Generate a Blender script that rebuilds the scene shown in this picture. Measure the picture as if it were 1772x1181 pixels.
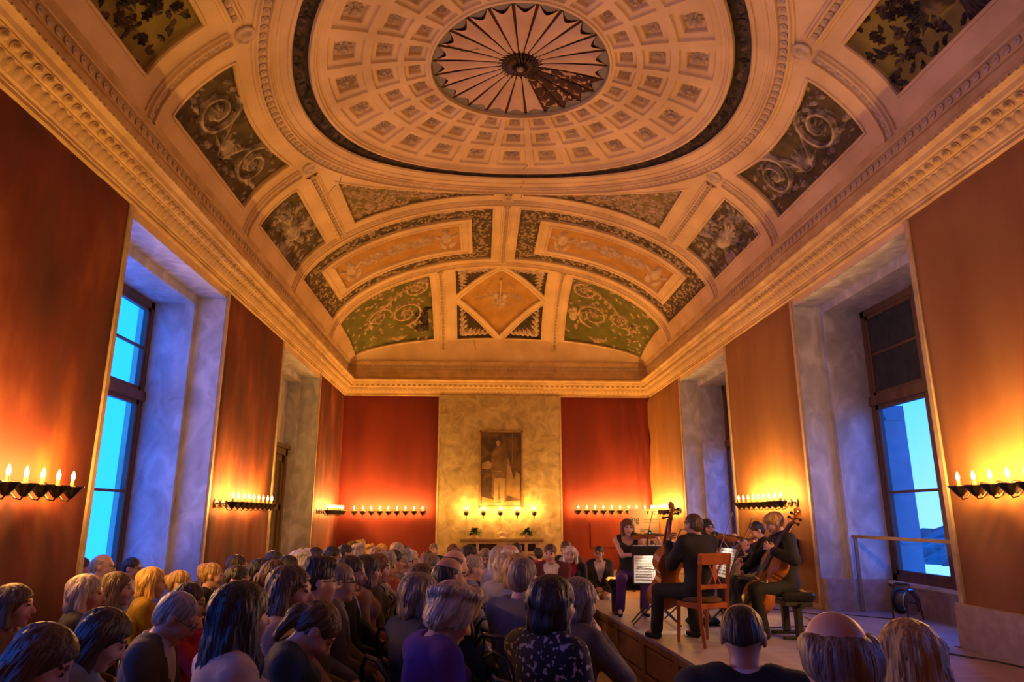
import bpy, math, random
import numpy as np
from mathutils import Vector, Matrix, geometry
for o in list(bpy.data.objects): bpy.data.objects.remove(o, do_unlink=True)
scene = bpy.context.scene
COL = scene.collection
R = math.radians
PI = math.pi
random.seed(7)

# ------------------------------------------------------------------ camera
cam_data = bpy.data.cameras.new('camera'); cam = bpy.data.objects.new('camera', cam_data); COL.objects.link(cam)
cam.location = (0, 0, 1.8); cam.rotation_euler = (R(90 + 14.103), 0, R(-2.606))
cam_data.sensor_width = 36; cam_data.lens = 1204 / 1772 * 36; cam_data.clip_start = .05; cam_data.clip_end = 2000
scene.camera = cam
# ------------------------------------------------------------------ dusk sky
world = bpy.data.worlds.new('dusk_sky'); scene.world = world; world.use_nodes = True
nt = world.node_tree; nt.nodes.clear()
wo = nt.nodes.new('ShaderNodeOutputWorld'); bg = nt.nodes.new('ShaderNodeBackground')
tc = nt.nodes.new('ShaderNodeTexCoord'); sx = nt.nodes.new('ShaderNodeSeparateXYZ'); rp = nt.nodes.new('ShaderNodeValToRGB')
nt.links.new(tc.outputs['Generated'], sx.inputs[0]); nt.links.new(sx.outputs['Z'], rp.inputs[0])
nt.links.new(rp.outputs[0], bg.inputs[0]); nt.links.new(bg.outputs[0], wo.inputs[0])
e = rp.color_ramp.elements
e[0].position = 0; e[0].color = (.008, .175, 1.0, 1)
e[1].position = 1; e[1].color = (.004, .08, .66, 1)
k = e.new(.35); k.color = (.005, .16, .98, 1)
# paler afterglow low in the west (right of the hall)
mr = nt.nodes.new('ShaderNodeMapRange'); mr.inputs[1].default_value = .2; mr.inputs[2].default_value = .9; nt.links.new(sx.outputs['X'], mr.inputs[0])
m2 = nt.nodes.new('ShaderNodeMapRange'); m2.inputs[1].default_value = .22; m2.inputs[2].default_value = .0; nt.links.new(sx.outputs['Z'], m2.inputs[0])
mm = nt.nodes.new('ShaderNodeMath'); mm.operation = 'MULTIPLY'; nt.links.new(mr.outputs[0], mm.inputs[0]); nt.links.new(m2.outputs[0], mm.inputs[1])
mx = nt.nodes.new('ShaderNodeMix'); mx.data_type = 'RGBA'; nt.links.new(mm.outputs[0], mx.inputs[0]); nt.links.new(rp.outputs[0], mx.inputs[6]); mx.inputs[7].default_value = (.16, .24, .36, 1); nt.links.new(mx.outputs[2], bg.inputs[0])
bg.inputs[1].default_value = 3.9
# ------------------------------------------------------------------ view
vs = scene.view_settings
vs.view_transform = 'Standard'; vs.look = 'None'; vs.gamma = 1; vs.use_curve_mapping = False
vs.exposure = 0.5
CANDLE_W = 21          # watts of one candle bulb
CANDLE_RGB = (1.0, .47, .10)

# ------------------------------------------------------------------ room numbers (metres)
X0, X1 = -3.91, 4.95; XC = .52; Y0, Y1 = -2.3, 20.0; YC = 8.82
ZW = 5.18                      # foot of the cornice
BAYS = [(.85, 4.15), (7.35, 10.4), (13.57, 16.83)]
STZ = .5                       # stage height

# ------------------------------------------------------------------ helpers
def tag(o, label=None, cat=None, group=None, kind=None):
    if label: o['label'] = label
    if cat: o['category'] = cat
    if group: o['group'] = group
    if kind: o['kind'] = kind
    return o

def link(o, parent=None):
    COL.objects.link(o)
    if parent is not None: o.parent = parent
    return o

def empty(name, loc=(0, 0, 0), rz=0, parent=None):
    o = bpy.data.objects.new(name, None); o.location = loc; o.rotation_euler = (0, 0, rz); o.empty_display_size = .1
    return link(o, parent)

def mesh(name, v, f, mats, fm=None, smooth=False):
    me = bpy.data.meshes.new(name)
    me.from_pydata([tuple(map(float, p)) for p in v] if not isinstance(v, np.ndarray) else v.tolist(), [], f if not isinstance(f, np.ndarray) else f.tolist())
    for m in (mats if isinstance(mats, (list, tuple)) else [mats]): me.materials.append(m)
    if fm is not None: me.polygons.foreach_set('material_index', np.asarray(fm, dtype=np.int32))
    if smooth: me.polygons.foreach_set('use_smooth', np.ones(len(me.polygons), dtype=bool))
    me.update(); return me

def put(name, me, parent=None, loc=(0, 0, 0), rot=(0, 0, 0), scale=None):
    o = bpy.data.objects.new(name, me); o.location = loc; o.rotation_euler = rot
    if scale is not None: o.scale = scale
    return link(o, parent)

def copy_tree(o, parent=None):
    c = o.copy(); COL.objects.link(c); c.parent = parent
    for ch in list(o.children):
        copy_tree(ch, c)
    return c

class MB:
    """collects simple shapes into one mesh"""
    def __init__(s): s.v = []; s.f = []; s.m = []; s.cur = 0; s.T = None
    def add(s, v, f):
        b = len(s.v)
        if s.T is not None: v = [tuple(s.T @ Vector(p)) for p in v]
        s.v += [tuple(p) for p in v]; s.f += [tuple(i + b for i in q) for q in f]; s.m += [s.cur] * len(f); return s
    def box(s, x0, x1, y0, y1, z0, z1):
        v = [(x0, y0, z0), (x1, y0, z0), (x1, y1, z0), (x0, y1, z0), (x0, y0, z1), (x1, y0, z1), (x1, y1, z1), (x0, y1, z1)]
        return s.add(v, [(3, 2, 1, 0), (4, 5, 6, 7), (0, 1, 5, 4), (1, 2, 6, 5), (2, 3, 7, 6), (3, 0, 4, 7)])
    def bbox(s, x0, x1, y0, y1, z0, z1, b=.01):
        """box with chamfered edges"""
        cx, cy, cz = (x0 + x1) / 2, (y0 + y1) / 2, (z0 + z1) / 2; hx, hy, hz = (x1 - x0) / 2, (y1 - y0) / 2, (z1 - z0) / 2
        b = min(b, hx * .9, hy * .9, hz * .9)
        v = []; idx = {}
        for sx_ in (-1, 1):
            for sy_ in (-1, 1):
                for sz_ in (-1, 1):
                    for a in range(3):
                        h = [hx - b, hy - b, hz - b]; h[a] = (hx, hy, hz)[a]
                        idx[(sx_, sy_, sz_, a)] = len(v); v.append((cx + sx_ * h[0], cy + sy_ * h[1], cz + sz_ * h[2]))
        f = []
        def q(l): f.append(tuple(l))
        for a in range(3):
            o1, o2 = [i for i in range(3) if i != a]
            for sg in (-1, 1):
                r = []
                for p, w in ((-1, -1), (1, -1), (1, 1), (-1, 1)):
                    k = [0, 0, 0]; k[a] = sg; k[o1] = p; k[o2] = w; r.append(idx[(k[0], k[1], k[2], a)])
                if (sg == 1) == (a == 1): r = r[::-1]
                q(r)
            for p in (-1, 1):
                for w in (-1, 1):
                    r = []
                    for sg, ax in ((-1, o1), (1, o1), (1, o2), (-1, o2)):
                        k = [0, 0, 0]; k[a] = sg; k[o1] = p; k[o2] = w; r.append(idx[(k[0], k[1], k[2], ax)])
                    q(r)
        for sx_ in (-1, 1):
            for sy_ in (-1, 1):
                for sz_ in (-1, 1): q([idx[(sx_, sy_, sz_, a)] for a in range(3)])
        return s.add(v, f)
    def tube(s, pts, rad, n=8, cap=True):
        pts = [Vector(p) for p in pts]; N = len(pts)
        if not isinstance(rad, (list, tuple)): rad = [rad] * N
        v = []; f = []; up = None
        for i, p in enumerate(pts):
            t = (pts[min(i + 1, N - 1)] - pts[max(i - 1, 0)])
            if t.length < 1e-9: t = Vector((0, 0, 1))
            t.normalize()
            if up is None:
                up = Vector((0, 0, 1)) if abs(t.z) < .9 else Vector((1, 0, 0))
            a = t.cross(up)
            if a.length < 1e-6: a = t.orthogonal()
            a.normalize(); b = a.cross(t).normalized(); up = b
            for j in range(n):
                an = 2 * PI * j / n; v.append(p + (a * math.cos(an) + b * math.sin(an)) * rad[i])
        for i in range(N - 1):
            for j in range(n): f.append((i * n + j, i * n + (j + 1) % n, (i + 1) * n + (j + 1) % n, (i + 1) * n + j))
        if cap: f.append(tuple(range(n - 1, -1, -1))); f.append(tuple((N - 1) * n + j for j in range(n)))
        return s.add(v, f)
    def lathe(s, prof, n=16, c=(0, 0, 0), sx=1, sy=1):
        v = []; f = []
        for r, z in prof:
            for j in range(n):
                an = 2 * PI * j / n; v.append((c[0] + r * sx * math.cos(an), c[1] + r * sy * math.sin(an), c[2] + z))
        for i in range(len(prof) - 1):
            for j in range(n): f.append((i * n + j, i * n + (j + 1) % n, (i + 1) * n + (j + 1) % n, (i + 1) * n + j))
        if prof[0][0] > 1e-4: f.append(tuple(range(n - 1, -1, -1)))
        if prof[-1][0] > 1e-4: f.append(tuple((len(prof) - 1) * n + j for j in range(n)))
        return s.add(v, f)
    def prism(s, poly, h0, h1, ax='z'):
        n = len(poly)
        def P(a, b, h): return {'z': (a, b, h), 'y': (a, h, b), 'x': (h, a, b)}[ax]
        v = [P(a, b, h0) for a, b in poly] + [P(a, b, h1) for a, b in poly]
        f = [tuple(range(n - 1, -1, -1)), tuple(range(n, 2 * n))] + [(i, (i + 1) % n, n + (i + 1) % n, n + i) for i in range(n)]
        return s.add(v, f)
    def me(s, name, mats, smooth=False): return mesh(name, s.v, s.f, mats, s.m, smooth)
    def obj(s, name, mats, parent=None, loc=(0, 0, 0), rot=(0, 0, 0), smooth=False):
        return put(name, s.me(name, mats, smooth), parent, loc, rot)

# ------------------------------------------------------------------ materials
def mat(name, c1, c2=None, scale=6, rough=.7, bump=0, bscale=None, stretch=(1, 1, 1), metal=0, c3=None, distort=0, detail=6, lo=.35, hi=.65, spec=None, emit=None, estr=0, coord='Object', wave=None):
    m = bpy.data.materials.new(name); m.use_nodes = True; nt = m.node_tree; b = nt.nodes['Principled BSDF']
    b.inputs['Roughness'].default_value = rough; b.inputs['Metallic'].default_value = metal
    if spec is not None: b.inputs['Specular IOR Level'].default_value = spec
    b.inputs['Base Color'].default_value = (*c1, 1)
    if emit: b.inputs['Emission Color'].default_value = (*emit, 1); b.inputs['Emission Strength'].default_value = estr
    if c2 is not None or bump:
        tcn = nt.nodes.new('ShaderNodeTexCoord'); mp = nt.nodes.new('ShaderNodeMapping'); mp.inputs['Scale'].default_value = stretch
        nt.links.new(tcn.outputs[coord], mp.inputs[0])
        nz = nt.nodes.new('ShaderNodeTexNoise'); nz.inputs['Scale'].default_value = scale; nz.inputs['Detail'].default_value = detail; nz.inputs['Distortion'].default_value = distort
        nt.links.new(mp.outputs[0], nz.inputs['Vector'])
        src = nz.outputs[0]
        if wave:
            wv = nt.nodes.new('ShaderNodeTexWave'); wv.inputs['Scale'].default_value = wave[0]; wv.inputs['Distortion'].default_value = wave[1]; wv.inputs['Detail'].default_value = 3
            nt.links.new(mp.outputs[0], wv.inputs['Vector']); src = wv.outputs[0]
        if c2 is not None:
            cr = nt.nodes.new('ShaderNodeValToRGB'); cr.color_ramp.elements[0].position = lo; cr.color_ramp.elements[1].position = hi
            cr.color_ramp.elements[0].color = (*c1, 1); cr.color_ramp.elements[1].color = (*c2, 1)
            if c3 is not None: kk = cr.color_ramp.elements.new((lo + hi) / 2); kk.color = (*c3, 1)
            nt.links.new(src, cr.inputs[0]); nt.links.new(cr.outputs[0], b.inputs['Base Color'])
        if bump:
            bp = nt.nodes.new('ShaderNodeBump'); bp.inputs['Strength'].default_value = bump; bp.inputs['Distance'].default_value = .02
            if bscale:
                n2 = nt.nodes.new('ShaderNodeTexNoise'); n2.inputs['Scale'].default_value = bscale; n2.inputs['Detail'].default_value = 5
                nt.links.new(mp.outputs[0], n2.inputs['Vector']); src = n2.outputs[0]
            nt.links.new(src, bp.inputs['Height']); nt.links.new(bp.outputs[0], b.inputs['Normal'])
    return m

MT = {}
MT['plaster'] = mat('plaster', (.62, .44, .22), (.80, .59, .32), 1.3, .8, .25, 14)
MT['plaster_relief'] = mat('plaster_relief', (.46, .33, .20), (.70, .54, .38), 9, .8, .2)
MT['cornice'] = mat('cornice_plaster', (.50, .33, .14), (.68, .48, .22), 3, .75, .2, 20)
MT['grey_relief'] = mat('weathered_relief', (.15, .12, .09), (.52, .42, .31), 5, .85, .3, lo=.38, hi=.6)
MT['dark_relief'] = mat('blackened_relief', (.018, .012, .014), (.20, .12, .08), 6, .8, .3, lo=.45, hi=.75)
MT['ground_brown'] = mat('panel_ground_brown', (.06, .042, .018), (.13, .09, .035), 5, .9, .2)
MT['ground_olive'] = mat('panel_ground_olive', (.16, .125, .022), (.25, .19, .035), 3, .9, .2)
MT['ground_green'] = mat('panel_ground_green', (.10, .10, .018), (.17, .16, .03), 3, .9, .15)
MT['ground_ochre'] = mat('panel_ground_ochre', (.42, .22, .05), (.54, .30, .075), 3, .85, .15)
MT['ground_dark'] = mat('panel_ground_dark', (.03, .022, .015), (.09, .06, .03), 8, .9, .2)
MT['leaf_gold'] = mat('gilt_leaf_relief', (.36, .26, .13), (.70, .53, .30), 12, .8, .2)
MT['fan_dark'] = mat('fan_dark_paint', (.045, .018, .014), (.10, .035, .025), 9, .85, .2)
MT['fan_worn'] = mat('fan_flaked_paint', (.05, .015, .01), (.55, .33, .18), 7, .85, .3, distort=1.2, lo=.56, hi=.60)
MT['fan_gore'] = mat('fan_gore_plaster', (.56, .37, .24), (.66, .46, .31), 2, .8, .2, 12)
MT['scallop'] = mat('grey_scallop', (.20, .18, .14), (.26, .23, .18), 5, .85)
MT['red_left'] = mat('worn_red_hanging', (.075, .010, .003), (.30, .085, .014), 1.5, .8, .3, 7, (1, 1, .45), c3=(.15, .020, .006), lo=.36, hi=.74, detail=9)
MT['red_back'] = mat('red_hanging', (.13, .007, .002), (.20, .018, .004), 1.2, .75, .3, 6, (1, 1, .3))
MT['red_right'] = mat('bleached_red_hanging', (.22, .075, .016), (.35, .16, .045), 1.0, .8, .3, 6, (1, 1, .3), c3=(.28, .115, .030), lo=.3, hi=.7)
MT['marble'] = mat('stucco_marble', (.38, .37, .36), (.66, .65, .64), 3.0, .45, .15, 9, (1, 1, .6), c3=(.50, .49, .48), distort=1.4, detail=10, lo=.32, hi=.68)
MT['marble_gold'] = mat('yellow_stucco_marble', (.27, .20, .08), (.52, .42, .21), 3.2, .45, .15, 9, c3=(.40, .31, .14), distort=1.1, lo=.3, hi=.7, detail=10)
MT['stone_trim'] = mat('stone_trim', (.42, .31, .18), (.56, .42, .26), 7, .75, .2)
MT['plinth'] = mat('plinth_stone', (.36, .27, .22), (.46, .36, .30), 9, .8, .2)
MT['wood_frame'] = mat('brown_window_wood', (.09, .045, .02), (.15, .075, .035), 8, .5, .15, None, (1, 1, .12))
MT['wood_dark'] = mat('dark_door_wood', (.10, .06, .02), (.17, .10, .035), 6, .4, .1, None, (1, 1, .15))
MT['wood_floor'] = mat('floor_wood', (.26, .13, .045), (.38, .21, .08), 5, .5, .1, None, (1, .12, 1))
MT['stage_board'] = mat('stage_board', (.27, .225, .225), (.36, .305, .31), 4, .55, .08, None, (1, .15, 1))
MT['stage_side'] = mat('stage_side_wood', (.20, .10, .03), (.29, .15, .05), 5, .45, .08, None, (1, .15, 1))
MT['chair_wood'] = mat('cherry_chair_wood', (.24, .055, .012), (.36, .10, .025), 9, .35, .05, None, (1, 1, .15))
MT['chair_black'] = mat('black_chair_lacquer', (.012, .012, .014), (.03, .028, .03), 8, .35)
MT['black'] = mat('black_lacquer', (.012, .012, .014), (.02, .02, .022), 12, .25)
MT['matt_black'] = mat('matt_black_metal', (.02, .02, .02), (.035, .035, .035), 10, .5)
MT['iron'] = mat('sconce_iron', (.03, .022, .015), (.06, .045, .03), 14, .45, .1, metal=.6)
MT['candle'] = mat('candle_tube', (.30, .20, .08), (.38, .25, .1), 20, .5)
fm_ = bpy.data.materials.new('flame_bulb'); fm_.use_nodes = True; fn = fm_.node_tree; fn.nodes.clear()
fo_ = fn.nodes.new('ShaderNodeOutputMaterial'); fa = fn.nodes.new('ShaderNodeAddShader'); ft = fn.nodes.new('ShaderNodeBsdfTransparent'); fe_ = fn.nodes.new('ShaderNodeEmission'); fe_.inputs[0].default_value = (1, .62, .22, 1); fe_.inputs[1].default_value = 9
fn.links.new(ft.outputs[0], fa.inputs[0]); fn.links.new(fe_.outputs[0], fa.inputs[1]); fn.links.new(fa.outputs[0], fo_.inputs[0]); MT['flame'] = fm_
MT['violin'] = mat('violin_varnish', (.26, .07, .012), (.42, .14, .025), 6, .25, .05, None, (1, .2, 1))
MT['cello'] = mat('cello_varnish', (.36, .12, .015), (.50, .19, .03), 5, .25, .05, None, (1, .2, 1))
MT['ebony'] = mat('ebony', (.012, .010, .009), (.025, .02, .018), 9, .3)
MT['bow_wood'] = mat('bow_wood', (.16, .06, .02), (.24, .09, .03), 9, .35)
MT['bow_hair'] = mat('bow_hair', (.7, .62, .45), (.8, .72, .55), 30, .6)
MT['steel'] = mat('steel', (.55, .55, .55), (.65, .65, .65), 20, .25, metal=1)
MT['paper'] = mat('paper', (.80, .76, .66), (.86, .82, .72), 3, .8)
MT['sill'] = mat('pale_sill', (.55, .52, .48), (.62, .6, .55), 6, .6)
MT['cloth_dark'] = mat('dark_seat_cloth', (.07, .035, .02), (.12, .06, .03), 14, .9, .2)
MT['leaf'] = mat('plant_leaf', (.02, .05, .012), (.06, .12, .03), 6, .5)
MT['pot'] = mat('basket_pot', (.45, .28, .12), (.58, .38, .18), 18, .7)
MT['trees'] = mat('hill_foliage', (.012, .06, .05), (.05, .17, .13), .35, .95)
MT['lawn'] = mat('lawn', (.10, .24, .16), (.16, .34, .22), .1, .95)
MT['shutter'] = mat('outer_shutter_paint', (.22, .30, .30), (.28, .36, .36), 4, .6)
MT['blackout'] = mat('dark_blind', (.02, .025, .022), (.035, .04, .036), 6, .9)
g = bpy.data.materials.new('window_glass'); g.use_nodes = True; gn = g.node_tree; gn.nodes.clear()
go = gn.nodes.new('ShaderNodeOutputMaterial'); gm = gn.nodes.new('ShaderNodeMixShader'); gt = gn.nodes.new('ShaderNodeBsdfTransparent'); gg = gn.nodes.new('ShaderNodeBsdfGlossy')
gt.inputs[0].default_value = (.93, .97, 1, 1); gg.inputs['Roughness'].default_value = .02; gm.inputs[0].default_value = .07
gn.links.new(gt.outputs[0], gm.inputs[1]); gn.links.new(gg.outputs[0], gm.inputs[2]); gn.links.new(gm.outputs[0], go.inputs[0])
MT['glass'] = g
# ================================================================== ROOM SHELL
PIERS = [(Y0, BAYS[0][0]), (BAYS[0][1], BAYS[1][0]), (BAYS[1][1], BAYS[2][0]), (BAYS[2][1], Y1)]
fl = MB().box(X0 - 1.3, X1 + 1.3, Y0 - .3, Y1 + .3, -.1, 0).obj('floor', MT['wood_floor'])
tag(fl, 'brown wooden floor of the hall under the audience', 'floor', kind='structure')

def fabric(name, parent, face, y0, y1, z0, z1, m, folds=0, axis='x', sgn=1, seed=0):
    """a wall hanging: wavy cloth sheet standing .02 m off the wall"""
    rnd = random.Random(seed); nu = max(8, int((y1 - y0) / .09)); nv = 34
    ph = [rnd.uniform(0, 6) for _ in range(6)]; v = []; f = []
    for j in range(nv + 1):
        for i in range(nu + 1):
            u = y0 + (y1 - y0) * i / nu; w = z0 + (z1 - z0) * j / nv; t = i / nu
            d = .022 + .006 * math.sin(u * 5.1 + ph[0]) * math.sin(w * 1.3 + ph[1]) + .004 * math.sin(u * 13 + ph[2] + w * .7)
            if folds:
                e_ = (t if folds > 0 else 1 - t) ** 2
                d += .085 * e_ * (.5 + .5 * math.sin(u * 26 + w * 2.3 * (1 if folds > 0 else -1) + 1.2 * math.sin(w * 1.7)))
            if i in (0, nu) or j in (0, nv): d = .004
            v.append((face + sgn * d, u, w) if axis == 'x' else (u, face + sgn * d, w))
    for j in range(nv):
        for i in range(nu):
            a = j * (nu + 1) + i; q = (a, a + 1, a + nu + 2, a + nu + 1)
            f.append(q if (sgn > 0) == (axis == 'x') else q[::-1])
    o = put(name, mesh(name, v, f, m, smooth=True), parent); return o

def side_wall(name, XF, o, cloth, label):
    """o = +1/-1: direction out of the room"""
    def bx(b, d0, d1, y0, y1, z0, z1):
        a, c = XF + o * d0, XF + o * d1; return b.box(min(a, c), max(a, c), y0, y1, z0, z1)
    b = MB()
    for y0, y1 in PIERS: bx(b, 0, 1.3, y0 - (.3 if y0 == Y0 else 0), y1 + (.3 if y1 == Y1 else 0), 0, 5.19)
    for y0, y1 in BAYS: bx(b, 0, 1.3, y0, y1, 5.05, 5.19)
    bx(b, 0, 1.3, Y0 - .3, Y1 + .3, 5.19, 6.3)
    w = b.obj(name, MT['plaster']); tag(w, label, 'wall', kind='structure')
    for k, (y0, y1) in enumerate(PIERS):
        a = y0 + (.075 if k else 0); c = y1 - (.075 if k < 3 else 0)
        zb = .93 if (o > 0 and k == 1) else .56 if o > 0 else .35
        p = fabric('wall_hanging', w, XF, a, c, zb, 5.17, cloth, folds=(1 if (k == 3 and o > 0) else 0), sgn=-o, seed=k + (10 if o > 0 else 0))
        q = bx(MB(), -.07 if zb > .9 else -.025, .0, y0, y1, 0, zb).obj('plinth', MT['plinth'], w)
        for yy, on in ((y0, k > 0), (y1 - .07, k < 3)):
            if on: bx(MB(), -.03, .0, yy, yy + .07, zb, 5.17).obj('edge_trim', MT['stone_trim'], w)
    for y0, y1 in BAYS:
        for ya, s in ((y0, 1), (y1, -1)):
            yy = sorted((ya, ya + s * .015)); bx(MB(), .002, .42, *yy, .0, 5.03).obj('jamb_lining', MT['marble'], w)
            yy = sorted((ya, ya + s * .13)); bx(MB(), .42, 1.12, *yy, .0, 4.9).obj('jamb', MT['marble'], w)
            yy = sorted((ya, ya + s * .145)); bx(MB(), .01, 1.08, *yy, .0, .92).obj('jamb_plinth', MT['plinth'], w)
        bx(MB(), .42, 1.12, y0, y1, 4.9, 5.049).obj('lintel', MT['marble'], w)
        bx(MB(), .002, .42, y0, y1, 5.035, 5.049).obj('soffit', MT['marble'], w)
        bx(MB(), .98, 1.25, y0, y1, 0, .86).obj('apron', MT['plinth'], w)
        bx(MB(), .90, 1.28, y0 + .13, y1 - .13, .86, .90).obj('sill', MT['sill'], w)
    return w
WL = side_wall('wall_left', X0, -1, MT['red_left'], 'left wall with worn red hangings between deep marble window bays')
WR = side_wall('wall_right', X1, 1, MT['red_right'], 'right wall with faded orange hangings between deep marble window bays')

# end walls
b = MB().box(X0 - 1.3, X1 + 1.3, Y1, Y1 + .3, 0, 6.3)
WB = tag(b.obj('wall_back', MT['plaster']), 'far end wall with red hangings and a marble chimney breast', 'wall', kind='structure')
fabric('wall_hanging', WB, Y1, X0, -1.17, .35, 5.17, MT['red_back'], 0, 'y', -1, 21)
fabric('wall_hanging', WB, Y1, 2.29, X1, .35, 5.17, MT['red_back'], 1, 'y', -1, 22)
MB().box(X0, X1, Y1 - .07, Y1, 0, .35).obj('plinth', MT['plinth'], WB)
cb = MB().box(-1.16, 2.28, Y1 - .09, Y1, 0, 5.17).obj('chimney_breast', MT['marble_gold'], WB)
MB().box(-1.20, -1.16, Y1 - .10, Y1, 0, 5.17).obj('edge_trim', MT['stone_trim'], WB); MB().box(2.28, 2.32, Y1 - .10, Y1, 0, 5.17).obj('edge_trim', MT['stone_trim'], WB)
b = MB().box(X0 - 1.3, X1 + 1.3, Y0 - .3, Y0, 0, 6.3)
WN = tag(b.obj('wall_near', MT['plaster']), 'near end wall behind the viewer hung with red cloth', 'wall', kind='structure')
fabric('wall_hanging', WN, Y0, X0, X1, .93, 5.17, MT['red_back'], 0, 'y', 1, 23)
b = MB(); b.box(X0 - 1.3, X1 + 1.3, Y0 - .3, Y1 + .3, 8.7, 8.8)  # unseen shell added over the vault to keep sky light from leaking in
for r in ((X0 - 1.3, X0 - .2, Y0 - .3, Y1 + .3), (X1 + .2, X1 + 1.3, Y0 - .3, Y1 + .3), (X0 - 1.3, X1 + 1.3, Y0 - .3, Y0 - .05), (X0 - 1.3, X1 + 1.3, Y1 + .05, Y1 + .3)): b.box(*r, 6.3, 8.7)
tag(b.obj('light_block', MT['plaster']), 'added slab and walls above the vault blocking stray sky light', 'light_block', kind='structure')
# ------------------------------------------------------------------ windows
WIN = [0]
def window(XF, o, y0, y1, label, blind=False, shutters=False):
    WIN[0] += 1
    def bx(d0, d1, ya, yb, z0, z1, b=None):
        a, c = XF + o * d0, XF + o * d1; return (b or MB()).box(min(a, c), max(a, c), ya, yb, z0, z1)
    a, c = y0 + .13, y1 - .13; z0, z1 = .90, 4.90; b = MB()
    for r in ((a, a + .10, z0, z1), (c - .10, c, z0, z1), (a, c, z0, z0 + .09), (a, c, z1 - .1, z1)): bx(1.0, 1.11, *r, b)
    w = b.obj('window_%d' % WIN[0], MT['wood_frame']); tag(w, label, 'window', kind='structure')
    bx(.97, 1.12, a, c, 3.41, 3.55).obj('transom', MT['wood_frame'], w)
    m = (a + c) / 2; bx(.98, 1.11, m - .06, m + .06, z0, z1).obj('mullion', MT['wood_frame'], w)
    for (ya, yb) in ((a + .10, m - .06), (m + .06, c - .10)):
        for (za, zb, bars) in ((z0 + .09, 3.41, (2.13,)), (3.55, z1 - .1, (4.18,))):
            b = MB()
            for r in ((ya, ya + .06, za, zb), (yb - .06, yb, za, zb), (ya, yb, za, za + .06), (ya, yb, zb - .06, zb)): bx(1.01, 1.07, *r, b)
            b.obj('casement', MT['wood_frame'], w)
            zs = [za + .06] + list(bars) + [zb - .06]
            for q in bars: bx(1.02, 1.06, ya, yb, q - .018, q + .018).obj('glazing_bar', MT['wood_frame'], w)
            for z_a, z_b in zip(zs, zs[1:]):
                if blind and za > 3: continue
                bx(1.036, 1.042, ya + .05, yb - .05, z_a, z_b).obj('pane', MT['glass'], w)
            if blind and za > 3: bx(1.03, 1.05, ya + .05, yb - .05, za, zb).obj('blind', MT['blackout'], w)
    if shutters:
        for yy in (a + .02, c - .06):
            s = bx(1.13, 1.46, yy, yy + .04, z0 + .05, 3.42).obj('shutter', MT['shutter'], w)
            for q in (z0 + .5, 2.1, 3.2): bx(1.15, 1.44, yy - .015, yy + .055, q, q + .05).obj('batten', MT['shutter'], s)
    return w
window(X0, -1, *BAYS[0], 'tall blue-lit window nearest the viewer on the left wall')
window(X0, -1, *BAYS[1], 'tall bright blue window with brown frame between the left wall hangings')
window(X1, 1, *BAYS[0], 'tall window nearest the viewer on the right wall', True, True)
window(X1, 1, *BAYS[1], 'tall window with dark top light and railing, looking on a wooded hill', True, True)
window(X1, 1, *BAYS[2], 'far right window lighting its marble jamb blue', True, True)
# far left bay: dark glazed double door in a marble niche
y0, y1 = BAYS[2]
d = MB().box(X0 - 1.2, X0 - .72, y0, y1, 0, 5.05).obj('niche_back', MT['marble'], WL)
b = MB()
for r in ((y0 + .13, y0 + .27, 0, 3.3), (y1 - .27, y1 - .13, 0, 3.3), (y0 + .13, y1 - .13, 3.16, 3.3)): b.box(X0 - .72, X0 - .60, *r)
dr = tag(b.obj('door_1', MT['wood_dark']), 'dark wooden double door with glossy panes in the far left bay', 'door', kind='structure')
MB().box(X0 - .74, X0 - .54, y0 + .1, y1 - .1, 3.3, 3.38).obj('door_head', MT['wood_dark'], dr)
MT['dark_glass'] = mat('dark_glass', (.10, .065, .02), (.13, .085, .03), 3, .08, spec=.8)
for ya, yb in ((y0 + .27, (y0 + y1) / 2 - .01), ((y0 + y1) / 2 + .01, y1 - .27)):
    b = MB()
    for r in ((ya, ya + .14, .0, 3.15), (yb - .14, yb, .0, 3.15), (ya, yb, .0, .25), (ya, yb, 3.0, 3.15), (ya, yb, 1.92, 2.04), (ya, yb, .9, 1.0)): b.box(X0 - .70, X0 - .64, *r)
    lf = b.obj('door_leaf', MT['wood_dark'], dr)
    for za, zb in ((.25, .9), (1.0, 1.92), (2.04, 3.0)): MB().box(X0 - .685, X0 - .67, ya + .14, yb - .14, za, zb).obj('door_pane', MT['dark_glass'], lf)
MB().lathe([(.0, 0), (.022, .0), (.03, .02), (.022, .05), (0, .055)], 10).obj('door_knob', MT['iron'], dr, (X0 - .64, (y0 + y1) / 2 + .08, 1.08), (0, R(90), 0))

# outdoors on the right: lawn and wooded hill
v = [(7, -40, -4), (160, -60, -4), (160, 90, -4), (7, 60, -4)]
tag(put('lawn', mesh('lawn', v, [(0, 1, 2, 3)], MT['lawn'])), 'pale green lawn seen far below through the right window', 'lawn', kind='structure')
rnd = random.Random(3); v = []; f = []; nx, ny = 26, 120
for i in range(nx + 1):
    for j in range(ny + 1):
        x = 55 + 70 * i / nx; y = -10 + 120 * j / ny; t = i / nx
        z = -4 + 5.6 * min(1, t * 2.2) ** .7 + 2.6 * max(0, math.sin(y * .045 + .5)) * t + (rnd.uniform(-.5, .9) if i else 0)
        v.append((x + rnd.uniform(-.8, .8), y, z))
for i in range(nx):
    for j in range(ny): a = i * (ny + 1) + j; f.append((a, a + ny + 1, a + ny + 2, a + 1))
tag(put('wooded_hill', mesh('wooded_hill', v, f, MT['trees'])), 'dark wooded hillside beyond the lawn outside the right window', 'hill', kind='structure')

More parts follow.
